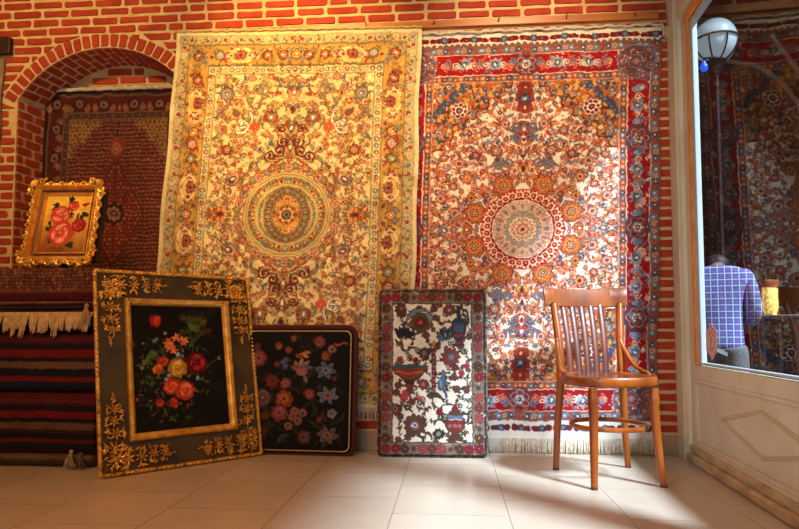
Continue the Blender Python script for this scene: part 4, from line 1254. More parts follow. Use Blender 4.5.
# ================================================================== HANGING BATTENS, CABLE BOX
t = thing('hanging_batten', 'long copper-brown wooden batten the two big rugs hang from', 'batten', (-.14, WY-.012, 2.455))
q = MB(); q.bbox((-1.36, -.012, -.018), (1.315, .012, .024), .003); q.build('board', M['batten'], t)
for x in (-1.18, -.85, -.35, .05, .42, .8, 1.18):
    q = MB(); q.tube([(x, -.012, .004), (x, -.034, .008), (x, -.038, .016)], .0035, n=6); q.ell((x, -.036, .016), (.006, .003, .006)); q.build('nail', M['steel'], t, True)

t = thing('hanging_rail', 'dark wooden rail end high on the brick wall left of the arch', 'rail', (-2.86, WY-.02, 2.43))
q = MB(); q.bbox((-.3, -.022, -.055), (.165, .012, .05), .004); q.build('board', M['darkwood'], t)
q = MB(); q.ell((.04, -.026, .0), (.008, .006, .008)); q.build('nail', M['steel'], t, True)

t = thing('junction_box', 'small beige cable box with a wire up the door post', 'cable box', (1.226, WY-.02, 2.35))
q = MB(); q.bbox((-.02, -.02, -.035), (.018, .014, .035), .004); q.build('box', mat('beige_plastic', (200, 178, 136), rough=.5), t)
q = MB(); q.tube([(.0, .0, .035), (.002, .004, .2), (-.006, .004, .4), (-.02, .006, .74)], .006, n=6); q.tube([(.012, .0, .035), (.014, .006, .2), (.02, .006, .74)], .004, n=6)
q.build('cable', mat('cable_brown', (110, 72, 40), rough=.6), t, True)
q = MB(); q.tube([(.012, .006, -.034), (.018, .008, -.4), (.014, .008, -1.1), (.02, .008, -2.2)], .0035, n=5)
q.build('lower_cable', mat('cable_dark', (84, 58, 36), rough=.6), t, True)

# ================================================================== HUNG RUGS
def quad_fn(TL, TR, BR, BL, wave, thick, bulge=0.0, sag=0.0):
    TL, TR, BR, BL = map(np.array, (TL, TR, BR, BL))
    def fn(u, v, w):
        p = [(TL[i]*(1-u)+TR[i]*u)*(1-v)+(BL[i]*(1-u)+BR[i]*u)*v for i in range(3)]
        y = p[1]-wave*(np.sin(u*19+v*2.4)*.5+np.sin(u*8.3-v*5+1)*.8)*(.25+.75*v)-bulge*np.sin(PI*v)+w*thick
        x = p[0]+.004*np.sin(v*23)*np.where(np.abs(u-.5) > .45, 1, 0)+.003*np.sin(v*9+u*3)
        z = p[2]+.0035*np.sin(u*31)*(np.abs(v-.5)*2)**4-sag*np.sin(u*PI*6)**2*(1-v)**6
        return (x, y, z)
    return fn
F_gold = quad_fn((-1.632, .008, 2.462), (-.163, .008, 2.43), (-.228, .012, .235), (-1.775, .012, .265), .004, .007, .0, .004)
rg = sheet('persian_rug', art_gold(), F_gold, M['pile'])
tag(rg, 'ivory and gold Persian rug with a round medallion hanging beside the arch', 'rug', 'rugs hanging on the walls')
F_red = quad_fn((-.318, .034, 2.398), (1.192, .034, 2.395), (1.108, .030, .085), (-.372, .034, .072), .003, .006, .0, .003)
rr_ = sheet('persian_rug', art_red(), F_red, M['pile'])
tag(rr_, 'red bordered Persian rug with a red lace medallion hanging behind the wooden chair', 'rug', 'rugs hanging on the walls')

def fringe_mb(p0, p1, n, L, spread, r, rng, droop=(0, 0, -1), kink=.004):
    q = MB(); p0 = Vector(p0); p1 = Vector(p1); dn = Vector(droop)
    for i in range(n):
        a = p0.lerp(p1, (i+.5)/n); s = rng.uniform(-spread, spread); l = L*rng.uniform(.85, 1.08)
        ax = (p1-p0).normalized()
        m = a+dn*l*.5+ax*s*.4+Vector((0, -kink, 0)); e = a+dn*l+ax*s
        q.tube([a, m, e], [r, r*.85, r*.5], n=4)
    return q
rng = random.Random(9)
fringe_mb((-.37, .030, .078), (1.107, .028, .09), 230, .08, .006, .0045, rng, kink=.002).build('fringe', M['fringe'], rr_, True)
q = fringe_mb((-1.77, .010, .27), (-.23, .010, .24), 160, .07, .008, .004, rng); q.build('fringe', M['fringe'], rg, True)
# knotted top edges drawn over the batten
q = MB()
P = [Vector((-.2+1.39*k/60, .026+.002*math.sin(k), 2.401+.004*math.sin(k*1.9)+.003*math.sin(k*.7))) for k in range(61)]
P += [Vector((1.2, .022, 2.37)), Vector((1.198, .022, 2.33))]
q.tube(P, .011, n=7, flat=(1.2, .7)); q.build('selvage_roll', M['fringe'], rr_, True)
q = MB()
P = [Vector((-1.64+1.48*k/60, .006, 2.466-.032*k/60+.004*math.sin(k*2.3))) for k in range(61)]
q.tube(P, .010, n=7, flat=(1.2, .7)); q.build('selvage_roll', mat('tan_cotton', (214, 186, 124), rough=.9, col2=(196, 160, 96), scale=30), rg, True)

# rug in the niche and the edge of another at the far left
F_n = quad_fn((-2.618, NY-.045, 2.225), (-1.625, NY-.045, 2.215), (-1.625, NY-.09, .62), (-2.618, NY-.09, .60), .003, .008)
nr = sheet('persian_rug', art_niche(), F_n, M['pile'])
tag(nr, 'dark red Persian rug hanging inside the arched brick niche', 'rug', 'rugs hanging on the walls')
q = MB(); q.tube([(-2.61+.98*k/30, NY-.05, 2.232+.003*math.sin(k*2.1)) for k in range(31)], .017, n=7, flat=(1, .7))
q.build('selvage_roll', M['fringe'], nr, True)
F_l = quad_fn((-3.10, .03, 2.36), (-2.742, .03, 2.36), (-2.765, .02, 1.1), (-3.12, .02, 1.1), .003, .008)
lr = sheet('hanging_rug', art_niche(40, 120, 1.0, 7)*.35+np.array((196, 172, 120))*.65, F_l, M['pile'])
tag(lr, 'beige rug edge hanging from the dark rail at the far left', 'rug', 'rugs hanging on the walls')

# ================================================================== LEANING TAPESTRY CUSHIONS
def panel_fn(w, h, th, rc, puff):
    """flat upholstered panel: x across, z up, -y front; rounded corners, soft edges"""
    def fn(u, v, ww):
        x = (u-.5)*w; z = (1-v)*h
        hx, hz = w/2, h/2; cz = z-hz
        qx = np.abs(x)-(hx-rc); qz = np.abs(cz)-(hz-rc)
        inq = (qx > 0) & (qz > 0); L = np.hypot(qx, qz)+1e-9
        m = np.maximum(qx, qz)
        k = np.where(inq, m/L, 1.0)
        x = np.where(inq, np.sign(x)*((hx-rc)+qx*k), x); cz = np.where(inq, np.sign(cz)*((hz-rc)+qz*k), cz)
        d = np.minimum(np.minimum(u, 1-u)*w, np.minimum(v, 1-v)*h)
        e = np.clip(d/.02, 0, 1); prof_ = np.sqrt(1-(1-e)**2)
        pf = puff*(1-(2*u-1)**4)*(1-(2*v-1)**4)
        y = np.where(ww == 0, -th/2*.55-(th/2*.45)*prof_-pf, np.where(ww == 1, th/2, 0.0))
        g = np.where(ww == .5, 1.0, 0.0)*.006
        x = x+np.sign(x)*g; cz = cz+np.sign(cz)*g
        return (x, y, cz+hz)
    return fn
def lean(o, loc, rz, tilt):
    o.matrix_world = Matrix.Translation(loc) @ Matrix.Rotation(rz, 4, 'Z') @ Matrix.Rotation(-tilt, 4, 'X')

W_, H_ = .612, .675
bc = sheet('floor_cushion', art_black(), panel_fn(W_, H_, .05, .045, .006), M['pile'], edge_col=(84, 22, 18), back_n=(16, 16))
tag(bc, 'black tapestry floor cushion with colourful flowers leaning against the gold rug', 'cushion', 'tapestry floor cushions')
def rim_pts(w, h, rc, ins, y, n=10):
    pts = []
    for sx, sz, a0 in ((1, 1, 0), (-1, 1, PI/2), (-1, -1, PI), (1, -1, 3*PI/2)):
        for k in range(n+1):
            a = a0+PI/2*k/n; pts.append((sx*(w/2-rc)+math.cos(a)*(rc-ins), y, h/2+sz*(h/2-rc)+math.sin(a)*(rc-ins)))
    return pts
def dense(pts, step):
    out = []; n = len(pts)
    for i in range(n):
        a = Vector(pts[i]); b_ = Vector(pts[(i+1) % n]); m = max(1, int((b_-a).length/step))
        out += [a.lerp(b_, k/m) for k in range(m)]
    return out
q = MB(); q.tube(rim_pts(W_, H_, .045, -.008, 0), .016, n=8, closed=True); q.build('velvet_edge', M['maroon'], bc, True)
q = MB()
pts = dense(rim_pts(W_, H_, .045, .013, -.0255), .009)
for i, p in enumerate(pts):
    d = (pts[(i+1) % len(pts)]-pts[i-1]).normalized(); ang = math.atan2(d.z, d.x)
    q.ell(p, (.0056, .0032, .0030), Matrix.Rotation(-(ang+.6), 3, 'Y'), 6, 4)
q.build('twisted_cord', M['cord'], bc, True)
lean(bc, (-.845, -.105, .012), math.radians(-3), math.radians(4.5))

W_, H_ = .572, .885
wc = sheet('floor_cushion', art_ivory(), panel_fn(W_, H_, .05, .02, .008), M['pile'], edge_col=(66, 54, 48), back_n=(16, 16))
tag(wc, 'ivory tapestry floor cushion woven with a bowl, ewer, vase and blue bird', 'cushion', 'tapestry floor cushions')
q = MB(); q.tube(rim_pts(W_, H_, .02, -.003, 0), .009, n=8, closed=True); q.build('woven_edge', mat('woven_edge', (130, 116, 100), rough=.9, col2=(70, 56, 50), scale=60, lo=.45, hi=.55), wc, True)
lean(wc, (-.106, -.118, .010), math.radians(1), math.radians(3.6))

# ================================================================== BIG FLORAL PICTURE IN A CARVED FRAME
FW, FH = .817, .978
U = Vector((.565, .59, 0)); U.normalize(); N0 = Vector((U.y, -U.x, 0))       # along bottom; towards the room
up_ = (Vector((0, 0, 1))*math.cos(math.radians(11.5)) - N0*math.sin(math.radians(11.5))).normalized()
Nn = U.cross(up_) ; Nn = Nn if Nn.dot(N0) > 0 else -Nn
PM = Matrix(((U.x, up_.x, Nn.x, -1.602), (U.y, up_.y, Nn.y, -.73), (U.z, up_.z, Nn.z, .012), (0, 0, 0, 1)))
big = thing('framed_picture', 'large dark flower painting in a carved bronze and gilt frame on the floor', 'picture')
big.matrix_world = PM
g0, g1, gb, gt = FW*.165, FW*.845, FH*.142, FH*.862      # gilt slip outer
c0, c1, cb, ct = FW*.205, FW*.797, FH*.18, FH*.828       # picture edge
q = MB()
q.bbox((.01, .01, -.02), (g0, FH-.01, .004), .003); q.bbox((g1, .01, -.02), (FW-.01, FH-.01, .004), .003)
q.bbox((g0, .01, -.02), (g1, gb, .004), .003); q.bbox((g0, gt, -.02), (g1, FH-.01, .004), .003)
q.build('frame_board', M['bronze'], big)
q = MB()
def mitre(q, a0, a1, b0, b1, i0, i1, j0, j1, prof_):
    """closed moulding between outer rect (a0..a1,b0..b1) and inner rect; prof_ = [(t, h)] t 0 outer 1 inner"""
    oc = [(a0, b0), (a1, b0), (a1, b1), (a0, b1)]; ic = [(i0, j0), (i1, j0), (i1, j1), (i0, j1)]
    vs = []
    for (t_, h_) in prof_:
        for (o1, i1_) in zip(oc, ic): vs.append((o1[0]+(i1_[0]-o1[0])*t_, o1[1]+(i1_[1]-o1[1])*t_, h_))
    k = len(prof_); fs = []
    for L in range(k-1):
        for j in range(4): fs.append((L*4+j, L*4+(j+1) % 4, (L+1)*4+(j+1) % 4, (L+1)*4+j))
    q.add(vs, fs)
mitre(q, g0, g1, gb, gt, c0, c1, cb, ct, [(0, -.02), (0, .012), (.12, .02), (.3, .024), (.55, .02), (.85, .006), (1, .0), (1, -.02)])
q.build('gilt_slip', M['gold'], big, True)
rng = random.Random(31)
for (x, y) in ((g0, gb), (g1, gb), (g1, gt), (g0, gt)):
    q = MB()
    ix = .022 if x < FW/2 else -.022; iy = .022 if y < FH/2 else -.022
    for k in range(5):
        a = 2*PI*k/5+.3; q.ell((x+ix*.8+.009*math.cos(a), y+iy*.8+.009*math.sin(a), .022), (.008, .0055, .005), Matrix.Rotation(a, 3, 'Z'), 6, 4)
    q.ell((x+ix*.8, y+iy*.8, .026), (.005, .005, .005), None, 6, 4)
    for s in (0, 1):
        q.ell((x+ix*(1.7 if s else .7), y+iy*(.7 if s else 1.7), .02), (.012, .005, .005), Matrix.Rotation(0 if s else PI/2, 3, 'Z'), 6, 4)
    q.build('slip_corner', M['goldd'], big, True)
# rope moulding on the outer edge
q = MB()
for (p, r) in (((0, 0), (1, 0)), ((1, 0), (1, 1)), ((1, 1), (0, 1)), ((0, 1), (0, 0))):
    a = Vector((p[0]*FW, p[1]*FH, .004)); b_ = Vector((r[0]*FW, r[1]*FH, .004))
    q.tube([a, b_], .010, n=8)
    n_ = int((b_-a).length/.021); d = (b_-a).normalized(); ang = math.atan2(d.y, d.x)
    for k in range(n_):
        q.ell(a.lerp(b_, (k+.5)/n_)+Vector((0, 0, .002)), (.0145, .0078, .0145), Matrix.Rotation(ang+.7, 3, 'Z'), 7, 5)
q.build('rope_moulding', M['goldd'], big, True)
q = MB(); q.box((.0, .0, -.02), (FW, .012, .0)); q.box((0, FH-.012, -.02), (FW, FH, 0)); q.box((0, .012, -.02), (.012, FH-.012, 0)); q.box((FW-.012, .012, -.02), (FW, FH-.012, 0))
q.build('outer_edge', M['darkwood'], big)
# carved corner sprays: roses and leaves running along both sides
def carve(q, x, y, R, rng):
    ph = rng.random()
    for k in range(7):
        a = 2*PI*k/7+ph; q.ell((x+R*.62*math.cos(a), y+R*.62*math.sin(a), .012), (R*.40, R*.19, .009), Matrix.Rotation(a, 3, 'Z') @ Matrix.Rotation(-.35, 3, 'Y'), 6, 4)
    for k in range(5):
        a = 2*PI*k/5; q.ell((x+R*.26*math.cos(a), y+R*.26*math.sin(a), .018), (R*.20, R*.10, .005), Matrix.Rotation(a, 3, 'Z'), 6, 4)
    q.ell((x, y, .018), (R*.2, R*.2, .006), None, 6, 4)
def leafc(q, x, y, a, L, rng):
    q.ell((x, y, .010), (L, L*.30, .007), Matrix.Rotation(a, 3, 'Z') @ Matrix.Rotation(rng.uniform(-.35, .35), 3, 'Y'), 7, 4)
for (cx_, cy_, sx, sy) in ((.034, .034, 1, 1), (FW-.034, .034, -1, 1), (FW-.034, FH-.034, -1, -1), (.034, FH-.034, 1, -1)):
    q = MB()
    LX, LY = .30, .325
    carve(q, cx_+sx*.04, cy_+sy*.04, .042, rng)
    for arm in (0, 1):
        L = LX if arm == 0 else LY
        pos = .085
        while pos < L-.02:
            tpr = 1-.55*((pos-.06)/L)
            R = .028*tpr+.008
            off = .034+rng.uniform(-.007, .007)
            x, y = (pos, off) if arm == 0 else (off, pos)
            carve(q, cx_+sx*x, cy_+sy*y, R, rng)
            for s in (-1, 1):
                for k in range(5):
                    o2 = off+s*(R+.006*tpr)*rng.uniform(.8, 1.15); p2 = pos+rng.uniform(-.02, .02)
                    x2, y2 = (p2, o2) if arm == 0 else (o2, p2)
                    leafc(q, cx_+sx*x2, cy_+sy*y2, rng.uniform(0, PI), .012*tpr+.006, rng)
            pos += R*1.75+.004
        for k in range(7):
            p2 = L-.03+k*.007; o2 = .03+rng.uniform(-.012, .012)*(1-k/8)
            x2, y2 = (p2, o2) if arm == 0 else (o2, p2)
            leafc(q, cx_+sx*x2, cy_+sy*y2, (0 if arm == 0 else PI/2)+rng.uniform(-.6, .6), .012, rng)
    for k in range(30):
        x2, y2 = rng.uniform(-.012, .085), rng.uniform(-.012, .085)
        leafc(q, cx_+sx*x2, cy_+sy*y2, rng.uniform(0, PI), .015, rng)
    q.build('carved_corner', M['goldd'], big, True)
art = art_dark_picture()
def flat_fn(x0, x1, y0, y1, z0, th):
    return lambda u, v, w: (x0+(x1-x0)*u, y1+(y0-y1)*v, z0-w*th+0*u)
sheet('painted_canvas', art, flat_fn(c0-.003, c1+.003, cb-.003, ct+.003, -.008, .008), M['oil'], parent=big, back_n=(4, 4), edge_col=(60, 50, 40), smooth=False)

# ================================================================== SMALL ORNATE FRAME ON THE STACK
SW, SH = .40, .485
sm = thing('framed_picture', 'small rose painting in an ornate gilt frame on top of the rug stack', 'picture')
sm.matrix_world = Matrix.Translation((-2.05, -.425, 1.008)) @ Matrix.Rotation(math.radians(3), 4, 'Z') @ Matrix.Rotation(math.radians(90-13), 4, 'X') @ Matrix.Translation((-SW/2, 0, 0))
q = MB()
a0, a1, b0, b1 = .028, SW-.028, .028, SH-.028
i0, i1, j0, j1 = .080, SW-.070, .080, SH-.072
mitre(q, a0, a1, b0, b1, i0, i1, j0, j1, [(0, -.02), (0, .022), (.1, .034), (.26, .038), (.36, .026), (.44, .018), (.46, .012)])
q.build('gilt_moulding', M['gold'], sm, True)
q = MB()
mitre(q, a0, a1, b0, b1, i0, i1, j0, j1, [(.46, .012), (.62, .010), (.84, .004)]); q.build('lacquer_band', M['red_lac'], sm)
q = MB()
mitre(q, a0, a1, b0, b1, i0, i1, j0, j1, [(.82, .0), (.84, .010), (.92, .013), (1, .006), (1, -.014)])
mitre(q, a0, a1, b0, b1, i0, i1, j0, j1, [(.44, .01), (.46, .017), (.5, .019), (.54, .01)])
q.build('gilt_slip', M['gold'], sm, True)
q = MB(); q.box((a0, b0, -.022), (a1, b1, -.014)); q.box((.05, .04, -.06), (SW-.015, SH-.03, -.022)); q.build('backing_box', M['darkwood'], sm)
q = MB(); q.box((SW/2-.02, .0, -.075), (SW/2+.02, .3, -.06)); q.build('prop', M['darkwood'], sm)
def scrollwork(q, cx_, cy_, r, a, d, z=.022, w=.0075, turns=1.1, n=14):
    pts = []; rad = []
    for i in range(n+1):
        t_ = i/n; rr = r*(1-.78*t_); an = a+d*t_*turns*2*PI
        pts.append((cx_+rr*math.cos(an), cy_+rr*math.sin(an), z+.006*t_)); rad.append(w*(1.05-.45*t_))
    q.tube(pts, rad, n=6)
rng = random.Random(77)
q = MB()
def edge_orn(q, p, dvec, nvec, L):
    """S-scrolls and leaves running along one side"""
    p = Vector(p); d = Vector(dvec); nv = Vector(nvec); k = 0; s = .045
    ang = math.atan2(d.y, d.x)
    while s < L-.04:
        c_ = p+d*s+nv*(.010 if k % 2 else .003)
        scrollwork(q, c_.x, c_.y, .017 if k % 2 else .013, ang+(PI if k % 2 else 0), 1 if k % 2 else -1)
        m = p+d*(s+.016)+nv*.004
        q.ell((m.x, m.y, .024), (.016, .006, .006), Matrix.Rotation(ang+(.5 if k % 2 else -.4), 3, 'Z'), 7, 4)
        s += .030; k += 1
    pts = [p+d*(L*i/24)+nv*(.006*math.sin(i*1.05)-.006) for i in range(25)]
    q.tube([(v.x, v.y, .02) for v in pts], .0085, n=7)
edge_orn(q, (.028, .028), (1, 0), (0, -1), SW-.056); edge_orn(q, (.028, SH-.028), (1, 0), (0, 1), SW-.056)
edge_orn(q, (.028, .028), (0, 1), (-1, 0), SH-.056); edge_orn(q, (SW-.028, .028), (0, 1), (1, 0), SH-.056)
q.build('scroll_edge', M['gold'], sm, True)
for (x, y, sx, sy) in ((.03, .03, -1, -1), (SW-.03, .03, 1, -1), (SW-.03, SH-.03, 1, 1), (.03, SH-.03, -1, 1)):
    q = MB()
    base = math.atan2(sy, sx)
    for k in range(7):
        a = base+(k-3)*.42; L = .026
        q.ell((x+math.cos(a)*L*.6, y+math.sin(a)*L*.6, .034), (L*.8, .0068, .008), Matrix.Rotation(a, 3, 'Z') @ Matrix.Rotation(-.25, 3, 'Y'), 7, 4)
    q.ell((x, y, .04), (.012, .012, .009), None, 8, 5)
    for s in (-1, 1):
        a = base+s*1.5; q_x, q_y = x+math.cos(a)*.034-math.cos(base)*.012, y+math.sin(a)*.034-math.sin(base)*.012
        scrollwork(q, q_x, q_y, .017, base, s, .034, .007)
        q.ell((q_x+math.cos(a)*.02, q_y+math.sin(a)*.02, .03), (.02, .007, .007), Matrix.Rotation(a, 3, 'Z'), 7, 4)
    q.build('corner_shell', M['gold'], sm, True)
sheet('painted_canvas', art_small_picture(), flat_fn(i0-.002, i1+.002, j0-.002, j1+.002, -.008, .006), M['oil'], parent=sm, back_n=(4, 4), edge_col=(60, 50, 40), smooth=False)

# ================================================================== STACK OF FOLDED TEXTILES
def slab_fn(x0, x1, yf, yb, z0, z1, rnd=.03, wav=.004, ph=0.0):
    """folded cloth: the strip runs over the top front edge, down the front and under; v 0..1"""
    h = z1-z0; r = min(rnd, h/2-.001)
    L = .12+PI/2*r+(h-2*r)+PI/2*r+.05
    def fn(u, v, w):
        s = v*L
        y = np.where(s < .12, yf+r+.12-s, 0); z = np.where(s < .12, z1, 0)
        a = (s-.12)/r; m = (s >= .12) & (a < PI/2)
        y = np.where(m, yf+r-r*np.sin(a), y); z = np.where(m, z1-r+r*np.cos(a), z)
        s2 = s-.12-PI/2*r; m = (s2 >= 0) & (s2 < h-2*r)
        y = np.where(m, yf, y); z = np.where(m, z1-r-s2, z)
        a2 = (s2-(h-2*r))/r; m = (a2 >= 0) & (a2 < PI/2)
        y = np.where(m, yf+r-r*np.cos(a2), y); z = np.where(m, z0+r-r*np.sin(a2), z)
        m = a2 >= PI/2
        y = np.where(m, yf+r+(s2-(h-2*r)-PI/2*r), y); z = np.where(m, z0, z)
        y = y+.045*(u-1)*0-.028*u+wav*np.sin(u*11+ph)+wav*.7*np.sin(u*27+ph*2)*np.sin(v*5)
        z = z+wav*.7*np.sin(u*7+ph*3)*(.5+.5*np.cos(v*3))
        yb_ = np.maximum(y, yb-.02)
        return (x0+(x1-x0)*u, np.where(w == 0, y, np.where(w == 1, yb+0*y, (y+yb)/2)), z)
    return fn
def slab(name, label, art, z0, z1, x0=-2.62, x1=-1.755, yf=-.5, ph=0.0, rnd=.03, wav=.004, cat='folded rug', mt='pile', grp='folded textiles in the stack'):
    o = sheet(name, art, slab_fn(x0, x1, yf, -.03, z0, z1, rnd, wav, ph), M[mt], back_n=(6, 6), edge_col=tuple(art.mean((0, 1))*.7))
    tag(o, label, cat, grp); return o
blk = (20, 16, 22); nv = (22, 20, 38); dr_ = (66, 12, 14); rd = (104, 14, 16); mr = (60, 14, 18); br_ = (52, 26, 20)
rowsA = [(.10, blk, ''), (.09, nv, 'line'), (.05, mr, ''), (.15, (78, 16, 20), 'dots'), (.05, blk, ''), (.085, rd, 'line'), (.03, blk, ''), (.075, (60, 34, 28), 'twill'), (.03, blk, ''), (.04, blk, ''), (.05, rd, ''), (.10, (24, 26, 34), 'line'), (.10, dr_, 'dots'), (.035, (100, 30, 24), 'line')]
rowsB = [(.10, blk, ''), (.12, nv, 'line'), (.05, mr, ''), (.13, (80, 16, 20), 'dots'), (.05, blk, ''), (.075, rd, 'line'), (.03, blk, ''), (.075, (60, 34, 28), 'twill'), (.03, mr, ''), (.05, blk, ''), (.04, (90, 20, 18), ''), (.06, (22, 26, 30), 'line'), (.14, (84, 22, 20), 'line'), (.045, blk, '')]
s1 = slab('rolled_rug', 'grey-brown flat rolled rug at the very bottom of the stack', art_kilim(175, 16, [(.3, (84, 62, 46), ''), (.3, (104, 84, 64), 'dots'), (.4, (70, 50, 38), '')], seed=3), .002, .066, yf=-.50, ph=.4, rnd=.03, x1=-1.77)
s2 = slab('folded_kilim', 'red and black striped kilim folded just above the grey roll', art_kilim(175, 74, rowsB, seed=1), .068, .368, yf=-.51, ph=1.0, rnd=.05, cat='kilim')
s3 = slab('folded_kilim', 'red and black striped kilim folded under the cream fringe', art_kilim(175, 72, rowsA, seed=2), .370, .668, yf=-.51, ph=2.1, rnd=.05, cat='kilim')
s4 = slab('folded_rug', 'blue-black folded rug directly below the cream fringe', art_kilim(175, 24, [(.4, (24, 28, 36), ''), (.3, (30, 38, 50), 'dots'), (.3, (22, 20, 26), '')], seed=5), .670, .752, ph=.7, x1=-1.765, yf=-.485)
s5 = slab('folded_rug', 'dark folded rug with long cream fringe hanging over the stack', art_kilim(175, 12, [(.4, (150, 116, 80), ''), (.6, (40, 22, 20), '')], seed=5), .754, .782, ph=1.7, rnd=.012, x1=-1.765)
s6 = slab('folded_rug', 'thin grey-edged folded rug, second one below the patterned rug', art_kilim(175, 10, [(.45, (104, 86, 76), 'line'), (.55, (46, 28, 26), '')], seed=5), .784, .803, ph=2.7, rnd=.009, x1=-1.76)
s7 = slab('folded_rug', 'thin rosy-edged folded rug just below the patterned rug', art_kilim(175, 10, [(.3, (40, 20, 20), ''), (.4, (128, 64, 56), 'dots'), (.3, (50, 26, 26), '')], seed=6), .805, .826, ph=3.3, rnd=.01, x1=-1.76)
s8 = slab('folded_rug', 'brown-red patterned rug folded on top of the stack', art_herati(175, 52), .828, .998, ph=.2, rnd=.035, x1=-1.765, wav=.003)
rng = random.Random(12)
q = MB()
n = 210
for i in range(n):
    x = -2.61+.84*(i+.5)/n; g = math.floor(i/7)
    rg_ = random.Random(g*3+1); L = .105*rg_.uniform(.72, 1.15)*rng.uniform(.9, 1.05); sx = rg_.uniform(-.03, .006)+rng.uniform(-.004, .004)
    y0 = -.512-.028*(x+2.62)/.86
    q.tube([(x, y0+.006, .768), (x+sx*.2, y0-.012, .75), (x+sx*.6, y0-.02, .76-L*.6), (x+sx, y0-.018, .765-L)], [.0036, .0034, .003, .0018], n=4)
q.build('fringe', mat('cream_wool_fringe', (206, 172, 116), rough=.9, col2=(170, 134, 84), scale=40), s5, True)
def tassel(name, top, L, n, spread, m, parent):
    q = MB(); r2 = random.Random(int(L*1000)+n)
    for i in range(n):
        a = r2.uniform(0, 2*PI); s = spread*r2.uniform(.2, 1); e = Vector(top)+Vector((math.cos(a)*s, -abs(math.sin(a))*s*.6, -L*r2.uniform(.8, 1)))
        mid = Vector(top).lerp(e, .5)+Vector((r2.uniform(-.008, .008), -.006, 0))
        q.tube([top, mid, e], [.004, .0035, .002], n=4)
    q.ell(top, (.012, .01, .012))
    return q.build(name, m, parent, True)
wl = mat('grey_wool', (176, 160, 132), rough=.9, col2=(120, 104, 84), scale=50)
tassel('tassel', (-1.85, -.565, .086), .078, 34, .036, wl, s1)
tassel('tassel', (-1.80, -.565, .075), .065, 22, .03, mat('dark_wool', (90, 78, 66), rough=.9), s1)
tassel('tassel', (-1.80, -.555, .80), .10, 30, .03, mat('tan_wool', (170, 136, 88), rough=.9), s7)
q = MB(); q.bbox((-2.375, -.5275, .515), (-2.30, -.5245, .522), .001)
q.build('price_thread', wl, s3)
# ================================================================== BENTWOOD CHAIR
ch = thing('dining_chair', 'orange-brown bentwood cafe chair with slatted back standing before the red rug', 'chair', (.715, -.50, 0), math.radians(12))
def bez(pts, n=14):
    """Catmull-Rom through pts"""
    P = [Vector(p) for p in pts]; P = [P[0]*2-P[1]]+P+[P[-1]*2-P[-2]]; out = []
    for i in range(1, len(P)-2):
        for k in range(n):
            t_ = k/n; a, b_, c_, d = P[i-1:i+3]
            out.append(.5*((2*b_)+(c_-a)*t_+(2*a-5*b_+4*c_-d)*t_*t_+(3*b_-a-3*c_+d)*t_**3))
    out.append(P[-2]); return out
def outline(k=1.0, n=56):
    pts = []
    for i in range(n):
        a = 2*PI*i/n; c_, s_ = math.cos(a), math.sin(a)
        x = .206*math.copysign(abs(c_)**.78, c_); y = -.015+.205*math.copysign(abs(s_)**.8, s_)
        x *= 1-.10*(y/.2) if y > 0 else 1
        pts.append((x*k, -.015+(y+.015)*k))
    return pts
def seat_loft(levels, cap=True):
    q = MB(); n = 56; vs = []
    for k, z in levels: vs += [(x, y, z) for x, y in outline(k)]
    fs = [(L*n+j, L*n+(j+1) % n, (L+1)*n+(j+1) % n, (L+1)*n+j) for L in range(len(levels)-1) for j in range(n)]
    if cap: fs.append(tuple((len(levels)-1)*n+j for j in range(n)))
    q.add(vs, fs); return q
seat_loft([(.86, .432), (.97, .430), (.995, .436), (1.0, .452), (.995, .468), (.97, .474), (.90, .472), (.88, .468), (.88, .45)], False).build('seat_frame', M['wood'], ch, 'full')
q = seat_loft([(.0, .455), (.87, .455), (.885, .466), (.86, .4695), (.5, .466), (.05, .465)]); q.build('seat', M['woodseat'], ch, 'full')
for s in (-1, 1):
    p = bez([(s*.186+.01, .185, 0), (s*.172, .165, .22), (s*.158, .150, .45), (s*.160+.008, .185, .62), (s*.174+.024, .243, .79), (s*.176+.026, .250, .812)], 8)
    n = len(p); rad = [.0145+.006*min(1, i/(n*.45)) - (.0045*max(0, (i/n-.55)/.45)) for i in range(n)]
    q = MB(); q.tube(p, rad, n=12); q.build('rear_leg', M['wood'], ch, True)
for s in (-1, 1):
    p = bez([(s*.158, -.205, 0), (s*.150, -.19, .12), (s*.142, -.175, .30), (s*.142, -.17, .425)], 8)
    n = len(p); rad = []
    for i in range(n):
        z = p[i].z; r = .0145+.0065*min(1, z/.33)
        if z > .385: r = .0215-.004*(z-.385)/.04
        if .36 < z < .385: r = .0235
        rad.append(r)
    q = MB(); q.tube(p, rad, n=12); lg = q.build('front_leg', M['wood'], ch, True)
# ring stretcher
q = MB(); q.tube([(.004+.168*math.cos(a), -.012+.172*math.sin(a), .243) for a in np.linspace(0, 2*PI, 49)[:-1]], .0095, n=8, closed=True, flat=(1.15, .9), upref=(0, 0, 1)); q.build('stretcher', M['wood'], ch, True)
# crest rail, bowed backwards
def crest_y(x, z): return .258+.034*(1-(x/.22)**2)+(z-.80)*.22
q = MB(); NX, vs, fs = 26, [], []
for i in range(NX+1):
    x = -.219+.438*i/NX; e = abs(x)/.219; X_ = x+.028
    z0 = .800+.006*e*e-.004; z1 = .897-.006*(1-e*e)+.004*e**3
    yb = crest_y(x, .8)
    ring = [(-.006, z0), (-.011, z0+.004), (-.013, (z0+z1)/2), (-.011, z1-.004), (-.006, z1), (.008, z1), (.011, (z0+z1)/2), (.008, z0)]
    sh = 1 if e < .97 else .8
    for (dy, z) in ring: vs.append((X_*(1+.02*(z-.8)/.1), yb+dy*sh+(z-.80)*.22, (z-(z0+z1)/2)*(1 if e < .97 else .95)+(z0+z1)/2))
for i in range(NX):
    for j in range(8): fs.append((i*8+j, i*8+(j+1) % 8, (i+1)*8+(j+1) % 8, (i+1)*8+j))
fs += [tuple(range(8)), tuple(NX*8+j for j in range(8))]
